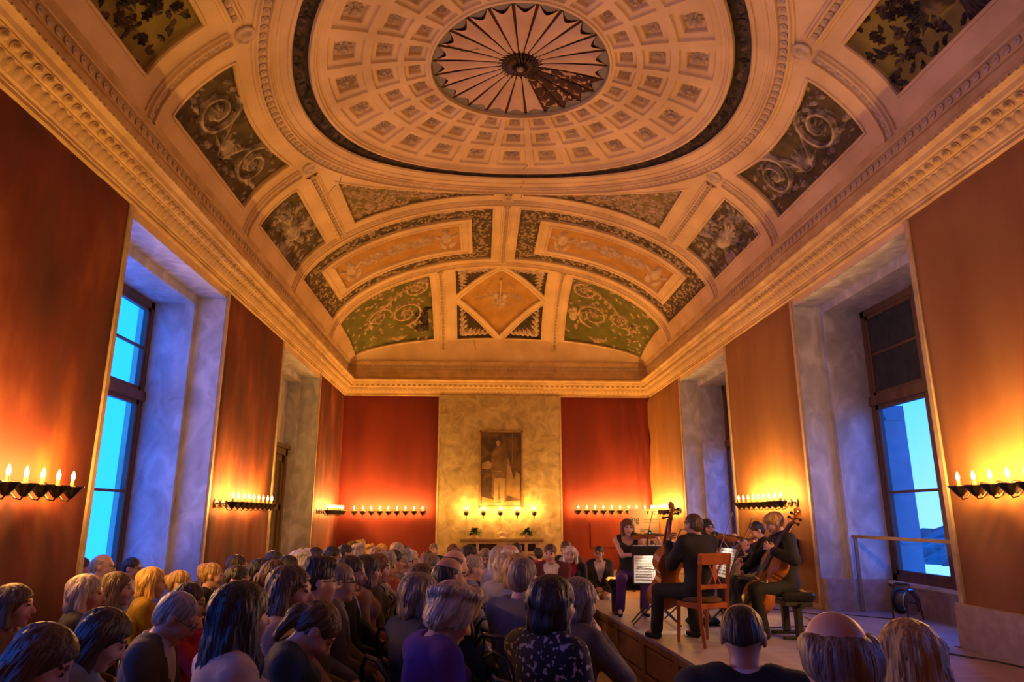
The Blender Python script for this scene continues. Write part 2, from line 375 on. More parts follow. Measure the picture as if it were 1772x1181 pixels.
# ------------------------------------------------------------------ cornice (four runs with mitred corners)
PROF = [(0, 5.15), (.035, 5.15), (.045, 5.165), (.035, 5.18), (.035, 5.20), (.055, 5.205), (.055, 5.235), (.075, 5.25), (.115, 5.36), (.135, 5.37), (.135, 5.385), (.155, 5.395), (.205, 5.455),
        (.225, 5.46), (.225, 5.475), (.245, 5.49), (.26, 5.535), (.295, 5.565), (.31, 5.57), (.31, 5.605), (.295, 5.61), (.28, 5.625), (.10, 5.65), (.09, 5.70), (.085, 5.80), (.10, 5.81), (.10, 5.83), (.085, 5.84), (.085, 5.915),
        (.11, 5.92), (.115, 5.94), (.10, 5.95), (.10, 6.04), (.118, 6.045), (.125, 6.065), (.16, 6.10), (.16, 6.16)]
def cornice(n, side):
    v = []; f = []
    for p, z in PROF:
        if side == 'l': v += [(X0 + p, Y0 + p, z), (X0 + p, Y1 - p, z)]
        if side == 'r': v += [(X1 - p, Y1 - p, z), (X1 - p, Y0 + p, z)]
        if side == 'b': v += [(X0 + p, Y1 - p, z), (X1 - p, Y1 - p, z)]
        if side == 'n': v += [(X1 - p, Y0 + p, z), (X0 + p, Y0 + p, z)]
    for i in range(len(PROF) - 1): f.append((2 * i, 2 * i + 1, 2 * i + 3, 2 * i + 2))
    o = put('trim_%d' % n, mesh('cornice_run', v, f, MT['cornice']))
    return tag(o, 'moulded plaster cornice along the %s wall' % {'l': 'left', 'r': 'right', 'b': 'far end', 'n': 'near end'}[side], 'cornice', kind='structure')
b = MB().lathe([(0, -.002), (.05, 0), (.052, .012), (.045, .016), (.042, .008), (.038, .012), (.030, .034), (.016, .044), (0, .047)], 10, sy=.86); EGG = b.me('egg', MT['cornice'], True)
b = MB()
prf = [(-.05, .03, .006), (-.02, .046, .012), (.02, .048, .018), (.05, .036, .026), (.062, .016, .02)]
v = []; f = []
for y_, w_, h_ in prf: v += [(-w_, y_, 0), (-w_ * .45, y_, h_ * .8), (0, y_, h_ * .55), (w_ * .45, y_, h_ * .8), (w_, y_, 0)]
for i in range(4):
    for j in range(4): a = i * 5 + j; f.append((a, a + 1, a + 6, a + 5))
b.add(v, f); LEAFB = b.me('leaf_tongue', MT['cornice'], True)
b = MB().lathe([(0, -.002), (.045, 0), (.047, .009), (.038, .012), (.03, .006), (.018, .008), (.014, .018), (0, .022)], 8); ROSE = b.me('rosette', MT['plaster_relief'], True)
def row(name, me, parent, side, p, z, pitch, y_from, tilt, sc=1):
    """repeat a small ornament along a cornice run"""
    L0, L1 = (max(Y0, y_from) + p + .05, Y1 - p - .05) if side in 'lr' else (X0 + p + .05, X1 - p - .05)
    n = int((L1 - L0) / pitch)
    base = {'l': Matrix.Rotation(R(90), 4, 'Z'), 'r': Matrix.Rotation(R(-90), 4, 'Z'), 'b': Matrix.Rotation(0, 4, 'Z')}[side]
    # local: x along the run, z = out of the wall into the room, tilted down by 'tilt'
    M = base @ Matrix.Rotation(R(90) + R(tilt), 4, 'X')
    for i in range(n + 1):
        t = L0 + (L1 - L0) * i / n
        loc = (X0 + p, t, z) if side == 'l' else (X1 - p, t, z) if side == 'r' else (t, Y1 - p, z)
        o = bpy.data.objects.new(name, me); o.matrix_world = Matrix.Translation(loc) @ M @ Matrix.Scale(sc, 4); COL.objects.link(o); o.parent = parent
for n, sd in ((1, 'l'), (2, 'b'), (3, 'r'), (4, 'n')):
    c = cornice(n, sd)
    if sd == 'n': continue
    row('egg', EGG, c, sd, .182, 5.424, .145, 4.3, 42)
    row('leaf_tongue', LEAFB, c, sd, .095, 5.305, .12, 4.3, 20)
    row('rosette', ROSE, c, sd, .102, 5.995, .135, 4.3, 0)
    b = MB()
    L0, L1 = (4, Y1 - .35) if sd in 'lr' else (X0 + .35, X1 - .35); t = L0
    while t < L1:
        if sd == 'l': b.box(X0 + .29, X0 + .318, t, t + .045, 5.575, 5.60)
        elif sd == 'r': b.box(X1 - .318, X1 - .29, t, t + .045, 5.575, 5.60)
        else: b.box(t, t + .045, Y1 - .318, Y1 - .29, 5.575, 5.60)
        t += .085
    b.obj('bead_row', MT['cornice'], c)['kind'] = 'stuff'
# ================================================================== CEILING: shallow barrel vault with coved ends
VA, ZS, RISE, ZB, EX = 4.3, 6.05, 2.09, 6.10, 1.1
YE, YD = 8.2, 2.88            # half length of the barrel, depth of the end cove (about YC)
_ph = np.linspace(0, PI / 2, 600)
_s = np.concatenate([[0], np.cumsum(np.hypot(np.diff(VA * np.sin(_ph)), np.diff(RISE * np.cos(_ph) ** EX)))])
_w = np.concatenate([[0], np.cumsum(np.hypot(np.diff(YD * np.sin(_ph)), np.diff((ZS + RISE - ZB) * np.cos(_ph) ** EX)))])
SMAX = _s[-1]; WMAX = YE + _w[-1]
def Sraw(s, w):
    s = np.asarray(s, float); w = np.asarray(w, float)
    ph = np.interp(np.abs(s), _s, _ph); ps = np.interp(np.abs(w) - YE, _w, _ph, left=0)
    x = XC + np.sign(s) * VA * np.sin(ph); zv = ZS + RISE * np.clip(np.cos(ph), 0, 1) ** EX
    y = YC + np.where(np.abs(w) < YE, w, np.sign(w) * (YE + YD * np.sin(ps)))
    z = ZB + (zv - ZB) * np.clip(np.cos(ps), 0, 1) ** EX
    return np.stack([x, y, np.maximum(z, ZS)], -1)
def Snorm(s, w):
    e_ = .01
    s = np.asarray(s, float); w = np.asarray(w, float)
    s1 = np.clip(s, -SMAX + .02, SMAX - .02); w1 = np.clip(w, -WMAX + .02, WMAX - .02)
    n = np.cross(Sraw(s1 + e_, w1) - Sraw(s1 - e_, w1), Sraw(s1, w1 + e_) - Sraw(s1, w1 - e_))
    n /= np.linalg.norm(n, axis=-1, keepdims=True) + 1e-9
    return np.where(n[..., 2:3] > 0, -n, n)
def S(s, w, off=0.):
    off = np.asarray(off, float)
    return Sraw(s, w) + Snorm(s, w) * off[..., None]
def s_of(d): return math.copysign(float(np.interp(abs(d), VA * np.sin(_ph), _s)), d)
def w_of(y):
    a = abs(y)
    return y if a <= YE else math.copysign(YE + float(np.interp(a - YE, YD * np.sin(_ph), _w)), y)
def uv(d, y): return (s_of(d), w_of(y))
def sub(loop, step=.09, closed=True):
    out = []; n = len(loop)
    for i in range(n if closed else n - 1):
        a = np.array(loop[i]); b_ = np.array(loop[(i + 1) % n]); k_ = max(1, int(np.hypot(*(b_ - a)) / step))
        for j in range(k_): out.append(tuple(a + (b_ - a) * j / k_))
    if not closed: out.append(tuple(loop[-1]))
    return out
def inside(P, loop):
    P = np.asarray(P); x, y = P[:, 0], P[:, 1]; c = np.zeros(len(P), bool); L = np.asarray(loop)
    x1, y1 = L[:, 0], L[:, 1]; x2, y2 = np.roll(x1, -1), np.roll(y1, -1)
    for a, b_, c_, d_ in zip(x1, y1, x2, y2):
        if b_ == d_: continue
        m = ((b_ > y) != (d_ > y)) & (x < (c_ - a) * (y - b_) / (d_ - b_) + a); c ^= m
    return c
def mirror(loop, fx, fy): return [(fx * a, fy * b_) for a, b_ in loop]

# ---- panel outlines (metres on the developed vault), right far quadrant, mirrored
def rectuv(d0, d1, y0, y1): return [uv(d0, y0), uv(d1, y0), uv(d1, y1), uv(d0, y1)]
PAN = []   # (kind, loop, depth, material)
def ell(a, b_, y): return a * math.sqrt(max(0, 1 - (y / b_) ** 2))
for fx in (-1, 1):
    arc = [uv(ell(3.72, 4.5, y), y) for y in np.linspace(1.27, -1.27, 22)]
    PAN.append(('A', mirror([uv(4.205, -1.27), uv(4.205, 1.27)] + arc, fx, 1), .05, 'ground_brown', fx, 1))
    for fy in (-1, 1):
        PAN.append(('B', mirror(rectuv(3.645, 4.19, 2.03, 4.33), fx, fy), .05, 'ground_brown' if fy > 0 else 'ground_olive', fx, fy))
        arc = [uv(d, 4.10 * math.sqrt(1 - (d / 3.78) ** 2)) for d in np.linspace(.27, 3.10, 26)]
        PAN.append(('S', mirror(arc + [uv(3.10, 4.22), uv(.27, 4.22)], fx, fy), .05, 'ground_olive', fx, fy))
        PAN.append(('R', mirror(rectuv(.30, 4.17, 4.84, 7.80), fx, fy), .045, 'ground_brown', fx, fy))
        PAN.append(('L', mirror(rectuv(1.90, 4.13, 8.50, 10.83), fx, fy), .05, 'ground_green', fx, fy))
        # corner triangles of the lozenge field
        q = rectuv(0, 1.22, 8.50, 10.85); (sa, wa), (sb, wb) = q[0], q[2]; wm = (wa + wb) / 2; mg = .17
        for lo in (0, 1):
            w0, wq = (wa, wm) if lo == 0 else (wb, wm)
            k_ = (wm - wa) / sb
            t = [(sb, w0), (mg, w0), (sb, wq - math.copysign(mg * k_, wq - w0))]
            PAN.append(('T', mirror(t, fx, fy), .04, 'ground_dark', fx, fy))
for fy in (-1, 1):
    q = rectuv(0, 1.22, 8.50, 10.85); (sa, wa), (sb, wb) = q[0], q[2]; wm = (wa + wb) / 2; k_ = .93
    PAN.append(('D', [(0, fy * (wm - (wm - wa) * k_)), (sb * k_, fy * wm), (0, fy * (wm + (wb - wm) * k_)), (-sb * k_, fy * wm)], .06, 'ground_ochre', 1, fy))
# ---- dome opening
def dome_uv(t, a, b_): return uv(a * math.sin(t), b_ * math.cos(t))
DOUT = (3.10, 3.44)
dome_loop = [dome_uv(2 * PI * i / 144, *DOUT) for i in range(144)]

# ---- vault surface by constrained triangulation
pts = []; edges = []
def addloop(l):
    b0 = len(pts); n = len(l); pts.extend(Vector((p[0], p[1])) for p in l); edges.extend((b0 + i, b0 + (i + 1) % n) for i in range(n))
loops = []
for p in PAN: L_ = sub(p[1]); loops.append(L_); addloop(L_)
addloop(dome_loop)
addloop(sub([(-SMAX, -WMAX), (SMAX, -WMAX), (SMAX, WMAX), (-SMAX, WMAX)], .2))
grid = np.array([(a, c) for a in np.arange(-SMAX + .11, SMAX, .22) for c in np.arange(-WMAX + .11, WMAX, .22)])
grid += np.random.RandomState(1).uniform(-.01, .01, grid.shape)
pts.extend(Vector((a, c)) for a, c in grid)
cv, ce, cf = geometry.delaunay_2d_cdt(pts, edges, [], 0, 1e-5)[:3]
cv = np.array([(p[0], p[1]) for p in cv]); cf = np.array([tuple(f_) for f_ in cf])
cen = cv[cf].mean(1)
lab = np.full(len(cf), -1)
for i, L_ in enumerate(loops): lab[inside(cen, L_)] = i
lab[inside(cen, dome_loop)] = -2
def patch(idx, off):
    F = cf[idx]; u, inv = np.unique(F, return_inverse=True); return S(cv[u][:, 0], cv[u][:, 1], np.full(len(u), off)), inv.reshape(-1, 3)
v, f = patch(lab == -1, 0.)
CE = tag(put('ceiling', mesh('ceiling', v, f, MT['plaster'], smooth=True)), 'vaulted plaster ceiling with coffered oval and relief panels', 'ceiling', kind='structure')
def wallstrip(L_, off):
    L_ = np.array(L_); n = len(L_); top = S(L_[:, 0], L_[:, 1], np.zeros(n)); bot = S(L_[:, 0], L_[:, 1], np.full(n, off))
    return np.concatenate([top, bot]), [(i, (i + 1) % n, n + (i + 1) % n, n + i) for i in range(n)]
PANOBJ = []
for i, p in enumerate(PAN):
    v, f = patch(lab == i, -p[2]); v2, f2 = wallstrip(loops[i], -p[2] - .002); n = len(v)
    o = put('ceiling_panel', mesh('ceiling_panel', np.concatenate([v, v2]), [tuple(q) for q in f] + [tuple(a + n for a in q) for q in f2], [MT[p[3]], MT['plaster']], [0] * len(f) + [1] * len(f2)), CE)
    PANOBJ.append(o)

# ---- bands: moulded strips with rosettes, laid on the vault
def strip(name, line, prof, m, parent, closed=False):
    """sweep a cross profile [(offset across, height)] along a line on the vault"""
    L_ = np.array(line); n = len(L_)
    t = (np.roll(L_, -1, 0) - np.roll(L_, 1, 0)) if closed else np.gradient(L_, axis=0)
    t /= np.linalg.norm(t, axis=1, keepdims=True) + 1e-9; nn = np.stack([-t[:, 1], t[:, 0]], 1); V = []
    for a, h in prof: q = L_ + nn * a; V.append(S(np.clip(q[:, 0], -SMAX, SMAX), np.clip(q[:, 1], -WMAX, WMAX), np.full(n, h)))
    k_ = len(prof); f = []
    for j in range(k_ - 1):
        for i in range(n if closed else n - 1): i2 = (i + 1) % n; f.append((j * n + i, j * n + i2, (j + 1) * n + i2, (j + 1) * n + i))
    return put(name, mesh(name, np.concatenate(V), f, m), parent)
def prof_band(w, h=.042): a = w / 2; return [(-a - .05, -.005), (-a - .045, h * .5), (-a - .015, h * .55), (-a, h * 1.25), (-a + .022, h * 1.3), (-a + .028, h * .35), (a - .028, h * .35), (a - .022, h * 1.3), (a, h * 1.25), (a + .015, h * .55), (a + .045, h * .5), (a + .05, -.005)]
FILLET = [(-.018, -.004), (-.014, .012), (0, .018), (.014, .012), (.018, -.004)]
b = MB()
for j in range(7):
    an = 2 * PI * j / 7; ca, sa = math.cos(an), math.sin(an)
    def pp(r, t, h): return (r * math.cos(an + t), r * math.sin(an + t), h)
    b.add([pp(.012, 0, .012), pp(.032, -.36, .010), pp(.052, 0, .004), pp(.032, .36, .010), pp(.032, 0, .022)], [(0, 1, 4), (1, 2, 4), (2, 3, 4), (3, 0, 4)])
b.lathe([(.014, .008), (.012, .022), (0, .026)], 6)
ROS = [b.me('rosette', MT['plaster_relief']), None]
b = MB().lathe([(.05, 0), (.052, .012), (.040, .014), (.034, .006), (.02, .010), (.012, .022), (0, .024)], 8); ROS[1] = b.me('guilloche_boss', MT['plaster_relief'], True)
def frame_at(s, w, ang=0, off=0., sc=1.):
    p = S(np.array([s]), np.array([w]), np.array([off]))[0]; n = Snorm(np.array([s]), np.array([w]))[0]
    tx = Sraw(s + .01, w) - Sraw(s - .01, w); tx /= np.linalg.norm(tx); ty = np.cross(n, tx)
    c, q = math.cos(ang), math.sin(ang); ax = tx * c + ty * q; ay = np.cross(n, ax)
    M = Matrix(((ax[0] * sc, ay[0] * sc, n[0] * sc, p[0]), (ax[1] * sc, ay[1] * sc, n[1] * sc, p[1]), (ax[2] * sc, ay[2] * sc, n[2] * sc, p[2]), (0, 0, 0, 1))); return M
def band(line, w, me, pitch, closed=False, vis=True, sc=1.):
    o = strip('guilloche_band', line, prof_band(w), MT['plaster'], CE, closed)
    L_ = np.array(line + ([line[0]] if closed else [])); seg = np.hypot(*np.diff(L_, axis=0).T); cum = np.concatenate([[0], np.cumsum(seg)]); n = int(cum[-1] / pitch)
    for i in range(n):
        t = (i + .5) * cum[-1] / n; s_ = float(np.interp(t, cum, L_[:, 0])); w_ = float(np.interp(t, cum, L_[:, 1]))
        if w_ < -6 or abs(s_) > SMAX - .05: continue
        q = bpy.data.objects.new('rosette', me); q.matrix_world = frame_at(s_, w_, 0, .015, sc); COL.objects.link(q); q.parent = o
    return o
def ln(d0, y0, d1, y1, step=.12): return sub([uv(d0, y0), uv(d1, y1)], step, False)
ring = [dome_uv(2 * PI * i / 160, 3.44, 3.98) for i in range(160)]
band(ring, .17, ROS[1], .125, True)
for fx in (-1, 1):
    for fy in (-1, 1):
        band(ln(fx * 3.50, fy * 1.65, fx * 4.295, fy * 1.65), .15, ROS[1], .13)
        band(ln(fx * 3.37, fy * 1.86, fx * 3.37, fy * 4.44), .13, ROS[1], .12)
        band(ln(fx * 1.62, fy * 8.33, fx * 1.62, fy * 11.0), .12, ROS[1], .115)
for fy in (-1, 1):
    band(ln(-4.295, fy * 4.55, 4.295, fy * 4.55), .13, ROS[1], .125)
    band(ln(-4.295, fy * 8.18, 4.295, fy * 8.18), .12, ROS[1], .125)
    band(ln(0, fy * 4.12, 0, fy * 4.44), .13, ROS[1], .12); band(ln(0, fy * 4.66, 0, fy * 8.06), .13, ROS[1], .12)
b = MB().lathe([(.13, 0), (.135, .03), (.11, .045), (.10, .03), (.06, .035), (.04, .06), (0, .065)], 14); KNOB = b.me('knob', MT['plaster_relief'], True)
for fx in (-1, 1):
    for fy in (-1, 1):
        o = bpy.data.objects.new('knob', KNOB); o.matrix_world = frame_at(*uv(fx * 3.34, fy * 1.62), 0, .0); COL.objects.link(o); o.parent = CE
# raised fillets round each panel
for p, L_, o in zip(PAN, loops, PANOBJ):
    c = np.mean(np.array(p[1]), 0)
    Lo = [tuple(np.array(q) + .0 * (np.array(q) - c)) for q in L_]
    strip('panel_fillet', Lo, [(-.045, -.004), (-.04, .016), (-.010, .020), (.004, .0), (.004, -.02)] if np.cross(np.array(L_[1]) - np.array(L_[0]), c - np.array(L_[0])) > 0 else [(.045, -.004), (.04, .016), (.010, .020), (-.004, .0), (-.004, -.02)], MT['plaster'], o, True)

# ---- dome: dark frieze ring, mouldings, coffers, fan
def ringstrip(name, prof, m, parent, n=160, smooth=False):
    """profile of (a, b, offset): ellipses swept round the dome centre"""
    V = []; f = []
    for a, b_, h in prof: q = np.array([dome_uv(2 * PI * i / n, a, b_) for i in range(n)]); V.append(S(q[:, 0], q[:, 1], np.full(n, h)))
    for j in range(len(prof) - 1):
        for i in range(n): i2 = (i + 1) % n; f.append((j * n + i, j * n + i2, (j + 1) * n + i2, (j + 1) * n + i))
    return put(name, mesh(name, np.concatenate(V), f, m, smooth=smooth), parent)
fr = ringstrip('foliage_ring', [(3.10, 3.44, 0), (3.09, 3.43, -.05), (2.92, 3.22, -.06), (2.91, 3.21, .0)], MT['ground_dark'], CE)
ringstrip('dome_moulding', [(2.91, 3.21, -.01), (2.90, 3.20, .05), (2.86, 3.16, .06), (2.84, 3.14, .03), (2.82, 3.12, .03), (2.80, 3.09, .0), (2.76, 3.05, -.01), (2.74, 3.03, 0)], MT['plaster'], CE)
ringstrip('dome_moulding', [(3.16, 3.52, -.004), (3.155, 3.51, .02), (3.12, 3.47, .025), (3.10, 3.44, .0)], MT['plaster'], CE)
ringstrip('dome_moulding', [(3.30, 3.74, -.004), (3.29, 3.73, .014), (3.25, 3.68, .014), (3.24, 3.67, -.004)], MT['plaster'], CE)
b = MB()
for i in range(230):
    t = 2 * PI * i / 230 + random.uniform(-.01, .01)
    if YC + 3.3 * math.cos(t) < 4: continue
    M = frame_at(*dome_uv(t, 3.005 + random.uniform(-.03, .03), 3.325 + random.uniform(-.04, .04)), -t + random.uniform(-1, 1), -.055, random.uniform(.8, 1.5))
    b.T = M; b.add([(-.07, 0, 0), (0, -.035, .012), (.07, 0, 0), (0, .035, .012), (0, 0, .035)], [(0, 1, 4), (1, 2, 4), (2, 3, 4), (3, 0, 4)])
b.obj('foliage', MT['dark_relief'], fr)['kind'] = 'stuff'
MT['coffer_rosette'] = mat('coffer_rosette', (.34, .25, .15), (.62, .48, .32), 7, .8, .2)
RR = [(2.74, 3.03), (2.16, 2.33), (1.70, 1.78), (1.33, 1.36)]
NC = 24
b = MB()
for j in range(9):
    an = 2 * PI * j / 9
    def pp(r, t, h): return (r * math.cos(an + t), r * math.sin(an + t), h)
    b.add([pp(.2, 0, .16), pp(.68, -.34, .10), pp(.98, 0, .03), pp(.68, .34, .10), pp(.60, 0, .24)], [(0, 1, 4), (1, 2, 4), (2, 3, 4), (3, 0, 4)])
b.lathe([(.28, .05), (.26, .3), (.14, .4), (0, .42)], 8)
FLOWER = b.me('rosette', MT['coffer_rosette'])
b = MB()
for j in range(12):
    an = 2 * PI * j / 12
    def pp(r, t, h): return (r * math.cos(an + t), r * math.sin(an + t), h)
    b.add([pp(.22, 0, .12), pp(.9, -.17, .04), pp(.98, 0, .08), pp(.9, .17, .04), pp(.6, 0, .30)], [(0, 1, 4), (1, 2, 4), (2, 3, 4), (3, 0, 4)])
b.lathe([(.24, .05), (.2, .3), (0, .36)], 8)
FLOWER2 = b.me('rosette', MT['coffer_rosette'])
def lerp2(t, r): return (RR[r][0] + (RR[r + 1][0] - RR[r][0]) * t, RR[r][1] + (RR[r + 1][1] - RR[r][1]) * t)
COFRINGS = [(0., 0), (.10, 0), (.13, -.035), (.25, -.04), (.27, -.055), (.285, -.10), (1, -.105)]
HOLES = {(2, 11), (2, 12), (2, 13), (2, 14), (1, 13), (1, 14)}
for r in range(3):
    for c in range(NC):
        t0 = 2 * PI * (c - .5) / NC; t1 = t0 + 2 * PI / NC
        if YC + RR[r][1] * math.cos((t0 + t1) / 2) < 4.9: pass
        V = []; f = []
        for ins, off in COFRINGS:
            if ins == 1: continue
            ins_t = ins; K = 4
            lo, hi = ins_t, 1 - ins_t
            per = [(lo + (hi - lo) * i / K, lo) for i in range(K)] + [(hi, lo + (hi - lo) * i / K) for i in range(K)] + [(hi - (hi - lo) * i / K, hi) for i in range(K)] + [(lo, hi - (hi - lo) * i / K) for i in range(K)]
            q = np.array([dome_uv(t0 + (t1 - t0) * a, *lerp2(g_, r)) for a, g_ in per]); V.append(S(q[:, 0], q[:, 1], np.full(len(q), off)))
        n = 16
        for j in range(len(V) - 1):
            for i in range(n): i2 = (i + 1) % n; f.append((j * n + i, j * n + i2, (j + 1) * n + i2, (j + 1) * n + i))
        f.append(tuple((len(V) - 1) * n + i for i in range(n)))
        o = put('coffer', mesh('coffer', np.concatenate(V), f, MT['plaster']), CE)
        mid = dome_uv((t0 + t1) / 2, *lerp2(.5, r)); rad = (.140, .106, .078)[r]
        q = bpy.data.objects.new('rosette', FLOWER if (c * 7 + r * 3) % 3 else FLOWER2); q.matrix_world = frame_at(*mid, random.uniform(0, 6), -.095, rad); COL.objects.link(q); q.parent = o
# fan
ringstrip('fan_rim', [(1.33, 1.36, 0), (1.32, 1.35, .02), (1.29, 1.32, .025), (1.28, 1.31, -.05)], MT['plaster'], CE)
fan = ringstrip('fan_bed', [(1.30, 1.33, -.045), (.9, .92, -.05), (.4, .41, -.05), (.02, .02, -.05), (.0005, .0005, -.05)], MT['fan_dark'], CE, 96)
WORN = {19, 20, 21, 22}
for g_ in range(24):
    t0 = 2 * PI * (g_ + .5) / 24; V = []; f = []; nr = 8; na = 6
    for i in range(nr + 1):
        for j in range(na + 1):
            a = j / na; t = t0 + 2 * PI / 24 * (.075 + .85 * a)
            re = 1.09 + .13 * (abs(2 * a - 1) ** 1.6)                 # scalloped outer edge
            r_ = .27 + (re - .27) * i / nr
            q = dome_uv(t, r_, r_ * 1.02); V.append(S(np.array([q[0]]), np.array([q[1]]), np.array([-.03 + .028 * (1 - (2 * a - 1) ** 2) * (.4 + .6 * i / nr)]))[0])
    for i in range(nr):
        for j in range(na): a = i * (na + 1) + j; f.append((a, a + 1, a + na + 2, a + na + 1))
    worn = g_ in (1, 2, 3, 4)
    put('fan_gore', mesh('fan_gore', np.array(V), f, MT['fan_worn'] if worn else MT['fan_gore'], smooth=True), CE if False else fan)
    # grey scallop between gore and rim
    V = []
    for j in range(na + 1):
        a = j / na; t = t0 + 2 * PI / 24 * a; q = dome_uv(t, 1.125 + .14 * (abs(2 * a - 1) ** 1.6), (1.125 + .14 * (abs(2 * a - 1) ** 1.6)) * 1.02); q2 = dome_uv(t, 1.285, 1.315)
        V += [S(np.array([x_[0]]), np.array([x_[1]]), np.array([-.03]))[0] for x_ in (q, q2)]
    put('scallop', mesh('scallop', np.array(V), [(2 * j, 2 * j + 1, 2 * j + 3, 2 * j + 2) for j in range(na)], MT['scallop']), fan)
MT['boss'] = mat('boss_bronze', (.035, .02, .012), (.30, .19, .10), 14, .7, .2, lo=.4, hi=.75)
for lay, (nn_, r0, r1, h) in enumerate(((28, .05, .33, .03), (20, .04, .24, .075), (12, .02, .13, .11))):
    for j in range(nn_):
        an = 2 * PI * j / nn_; b = MB(); V = []; tw = .35
        for i in range(6):
            q = i / 5; r_ = r0 + (r1 - r0) * q; hw = .5 * PI / nn_ * (1.1 - .3 * q)
            V += [((r_) * math.cos(an + tw * q - hw), r_ * math.sin(an + tw * q - hw), h * (1 - .6 * q) - .02), (r_ * math.cos(an + tw * q), r_ * math.sin(an + tw * q), h * (1 - .6 * q) + .012), (r_ * math.cos(an + tw * q + hw), r_ * math.sin(an + tw * q + hw), h * (1 - .6 * q) - .02)]
        f = []
        for i in range(5): a = 3 * i; f += [(a, a + 1, a + 4, a + 3), (a + 1, a + 2, a + 5, a + 4)]
        if j == 0: me_ = mesh('boss_petal', V, f, MT['boss'])
        q = bpy.data.objects.new('boss_petal', me_); q.matrix_world = frame_at(0, 0, an, -.03); COL.objects.link(q); q.parent = fan
b = MB().lathe([(.06, 0), (.05, .04), (.02, .06), (0, .065)], 10); q = bpy.data.objects.new('boss_button', b.me('boss_button', MT['leaf_gold'], True)); q.matrix_world = frame_at(0, 0, 0, .03); COL.objects.link(q); q.parent = fan

# ---- relief ornament on the panels
class Orn:
    def __init__(s, base): s.v = []; s.f = []; s.base = base
    def add(s, v, f): b0 = len(s.v); s.v += v; s.f += [tuple(i + b0 for i in q) for q in f]
    def leaf(s, x, y, an, L_, W_, h=.03, curl=0.):
        n = 5; v = []; f = []
        for i in range(n + 1):
            t = i / n; w = W_ * (math.sin(PI * t ** .75) * .5 + .02) * (1 + .22 * (1 if i % 2 else -1)); a = an + curl * t
            cx, cy = x + math.cos(a) * L_ * t, y + math.sin(a) * L_ * t; nx_, ny_ = -math.sin(a), math.cos(a); hh = h * math.sin(PI * min(1, .15 + .8 * t))
            v += [(cx - nx_ * w, cy - ny_ * w, 0.), (cx, cy, hh), (cx + nx_ * w, cy + ny_ * w, 0.)]
        for i in range(n): a = 3 * i; f += [(a, a + 1, a + 4, a + 3), (a + 1, a + 2, a + 5, a + 4)]
        s.add(v, f)
    def line(s, P, r0, r1=None, h=.02):
        r1 = r0 if r1 is None else r1; n = len(P); v = []; f = []
        for i, (x, y) in enumerate(P):
            a, c = P[max(0, i - 1)], P[min(n - 1, i + 1)]; t = math.atan2(c[1] - a[1], c[0] - a[0]); r_ = r0 + (r1 - r0) * i / (n - 1); nx_, ny_ = -math.sin(t) * r_, math.cos(t) * r_
            v += [(x - nx_, y - ny_, 0.), (x - nx_ * .5, y - ny_ * .5, h), (x + nx_ * .5, y + ny_ * .5, h), (x + nx_, y + ny_, 0.)]
        for i in range(n - 1):
            for j in range(3): a = 4 * i + j; f.append((a, a + 1, a + 5, a + 4))
        s.add(v, f)
    def spiral(s, x, y, r, a0, turns, dr=1, th=.022, leaves=True, h=.03):
        n = int(26 * turns); P = []
        for i in range(n + 1): t = i / n; q = a0 + dr * 2 * PI * turns * t; rr = r * (1 - .8 * t); P.append((x + rr * math.cos(q), y + rr * math.sin(q)))
        s.line(P, th, th * .5, h); s.petals(x, y, r * .34, 7, h * 1.2)
        if leaves:
            for i in range(2, n - 4, 3):
                p, q = P[i], P[i + 1]; an = math.atan2(q[1] - p[1], q[0] - p[0]); s.leaf(p[0], p[1], an - dr * .9, r * .42 * (1 - .5 * i / n), r * .20, h, dr * .8)
    def petals(s, x, y, r, n=7, h=.03):
        for j in range(n): s.leaf(x, y, 2 * PI * j / n, r, r * .55, h)
        s.dome(x, y, r * .3, r * .3, h * 1.3)
    def dome(s, x, y, rx, ry, h, an=0., n=10):
        v = [(x, y, h)]; f = []
        for k_, (q, hh) in enumerate(((.5, .82), (.85, .45), (1., 0.))):
            for j in range(n): t = 2 * PI * j / n; a, c = rx * q * math.cos(t), ry * q * math.sin(t); v.append((x + a * math.cos(an) - c * math.sin(an), y + a * math.sin(an) + c * math.cos(an), h * hh))
        for j in range(n):
            j2 = (j + 1) % n; f.append((0, 1 + j, 1 + j2))
            for k_ in range(2): a = 1 + k_ * n; f.append((a + j, a + n + j, a + n + j2, a + j2))
        s.add(v, f)
    def obj(s, name, m, parent, stuff=True):
        v = np.array(s.v); o = put(name, mesh(name, S(v[:, 0], v[:, 1], v[:, 2] + s.base), s.f, m), parent)
        if stuff: o['kind'] = 'stuff'
        return o
def scatter(o, loop, n, L_, W_, rnd, ex=None, h=.025, an=None):
    L = np.array(loop); lo, hi = L.min(0), L.max(0); P = np.array([(rnd.uniform(lo[0], hi[0]), rnd.uniform(lo[1], hi[1])) for _ in range(n * 4)])
    c = L.mean(0); Ls = c + (L - c) * .965; ok = inside(P, Ls)
    if ex is not None: ok &= ~inside(P, ex)
    for p in P[ok][:n]: o.leaf(p[0], p[1], rnd.uniform(0, 6.28) if an is None else an + rnd.uniform(-.9, .9), L_ * rnd.uniform(.7, 1.2), W_, h, rnd.uniform(-1, 1))
rnd = random.Random(11)
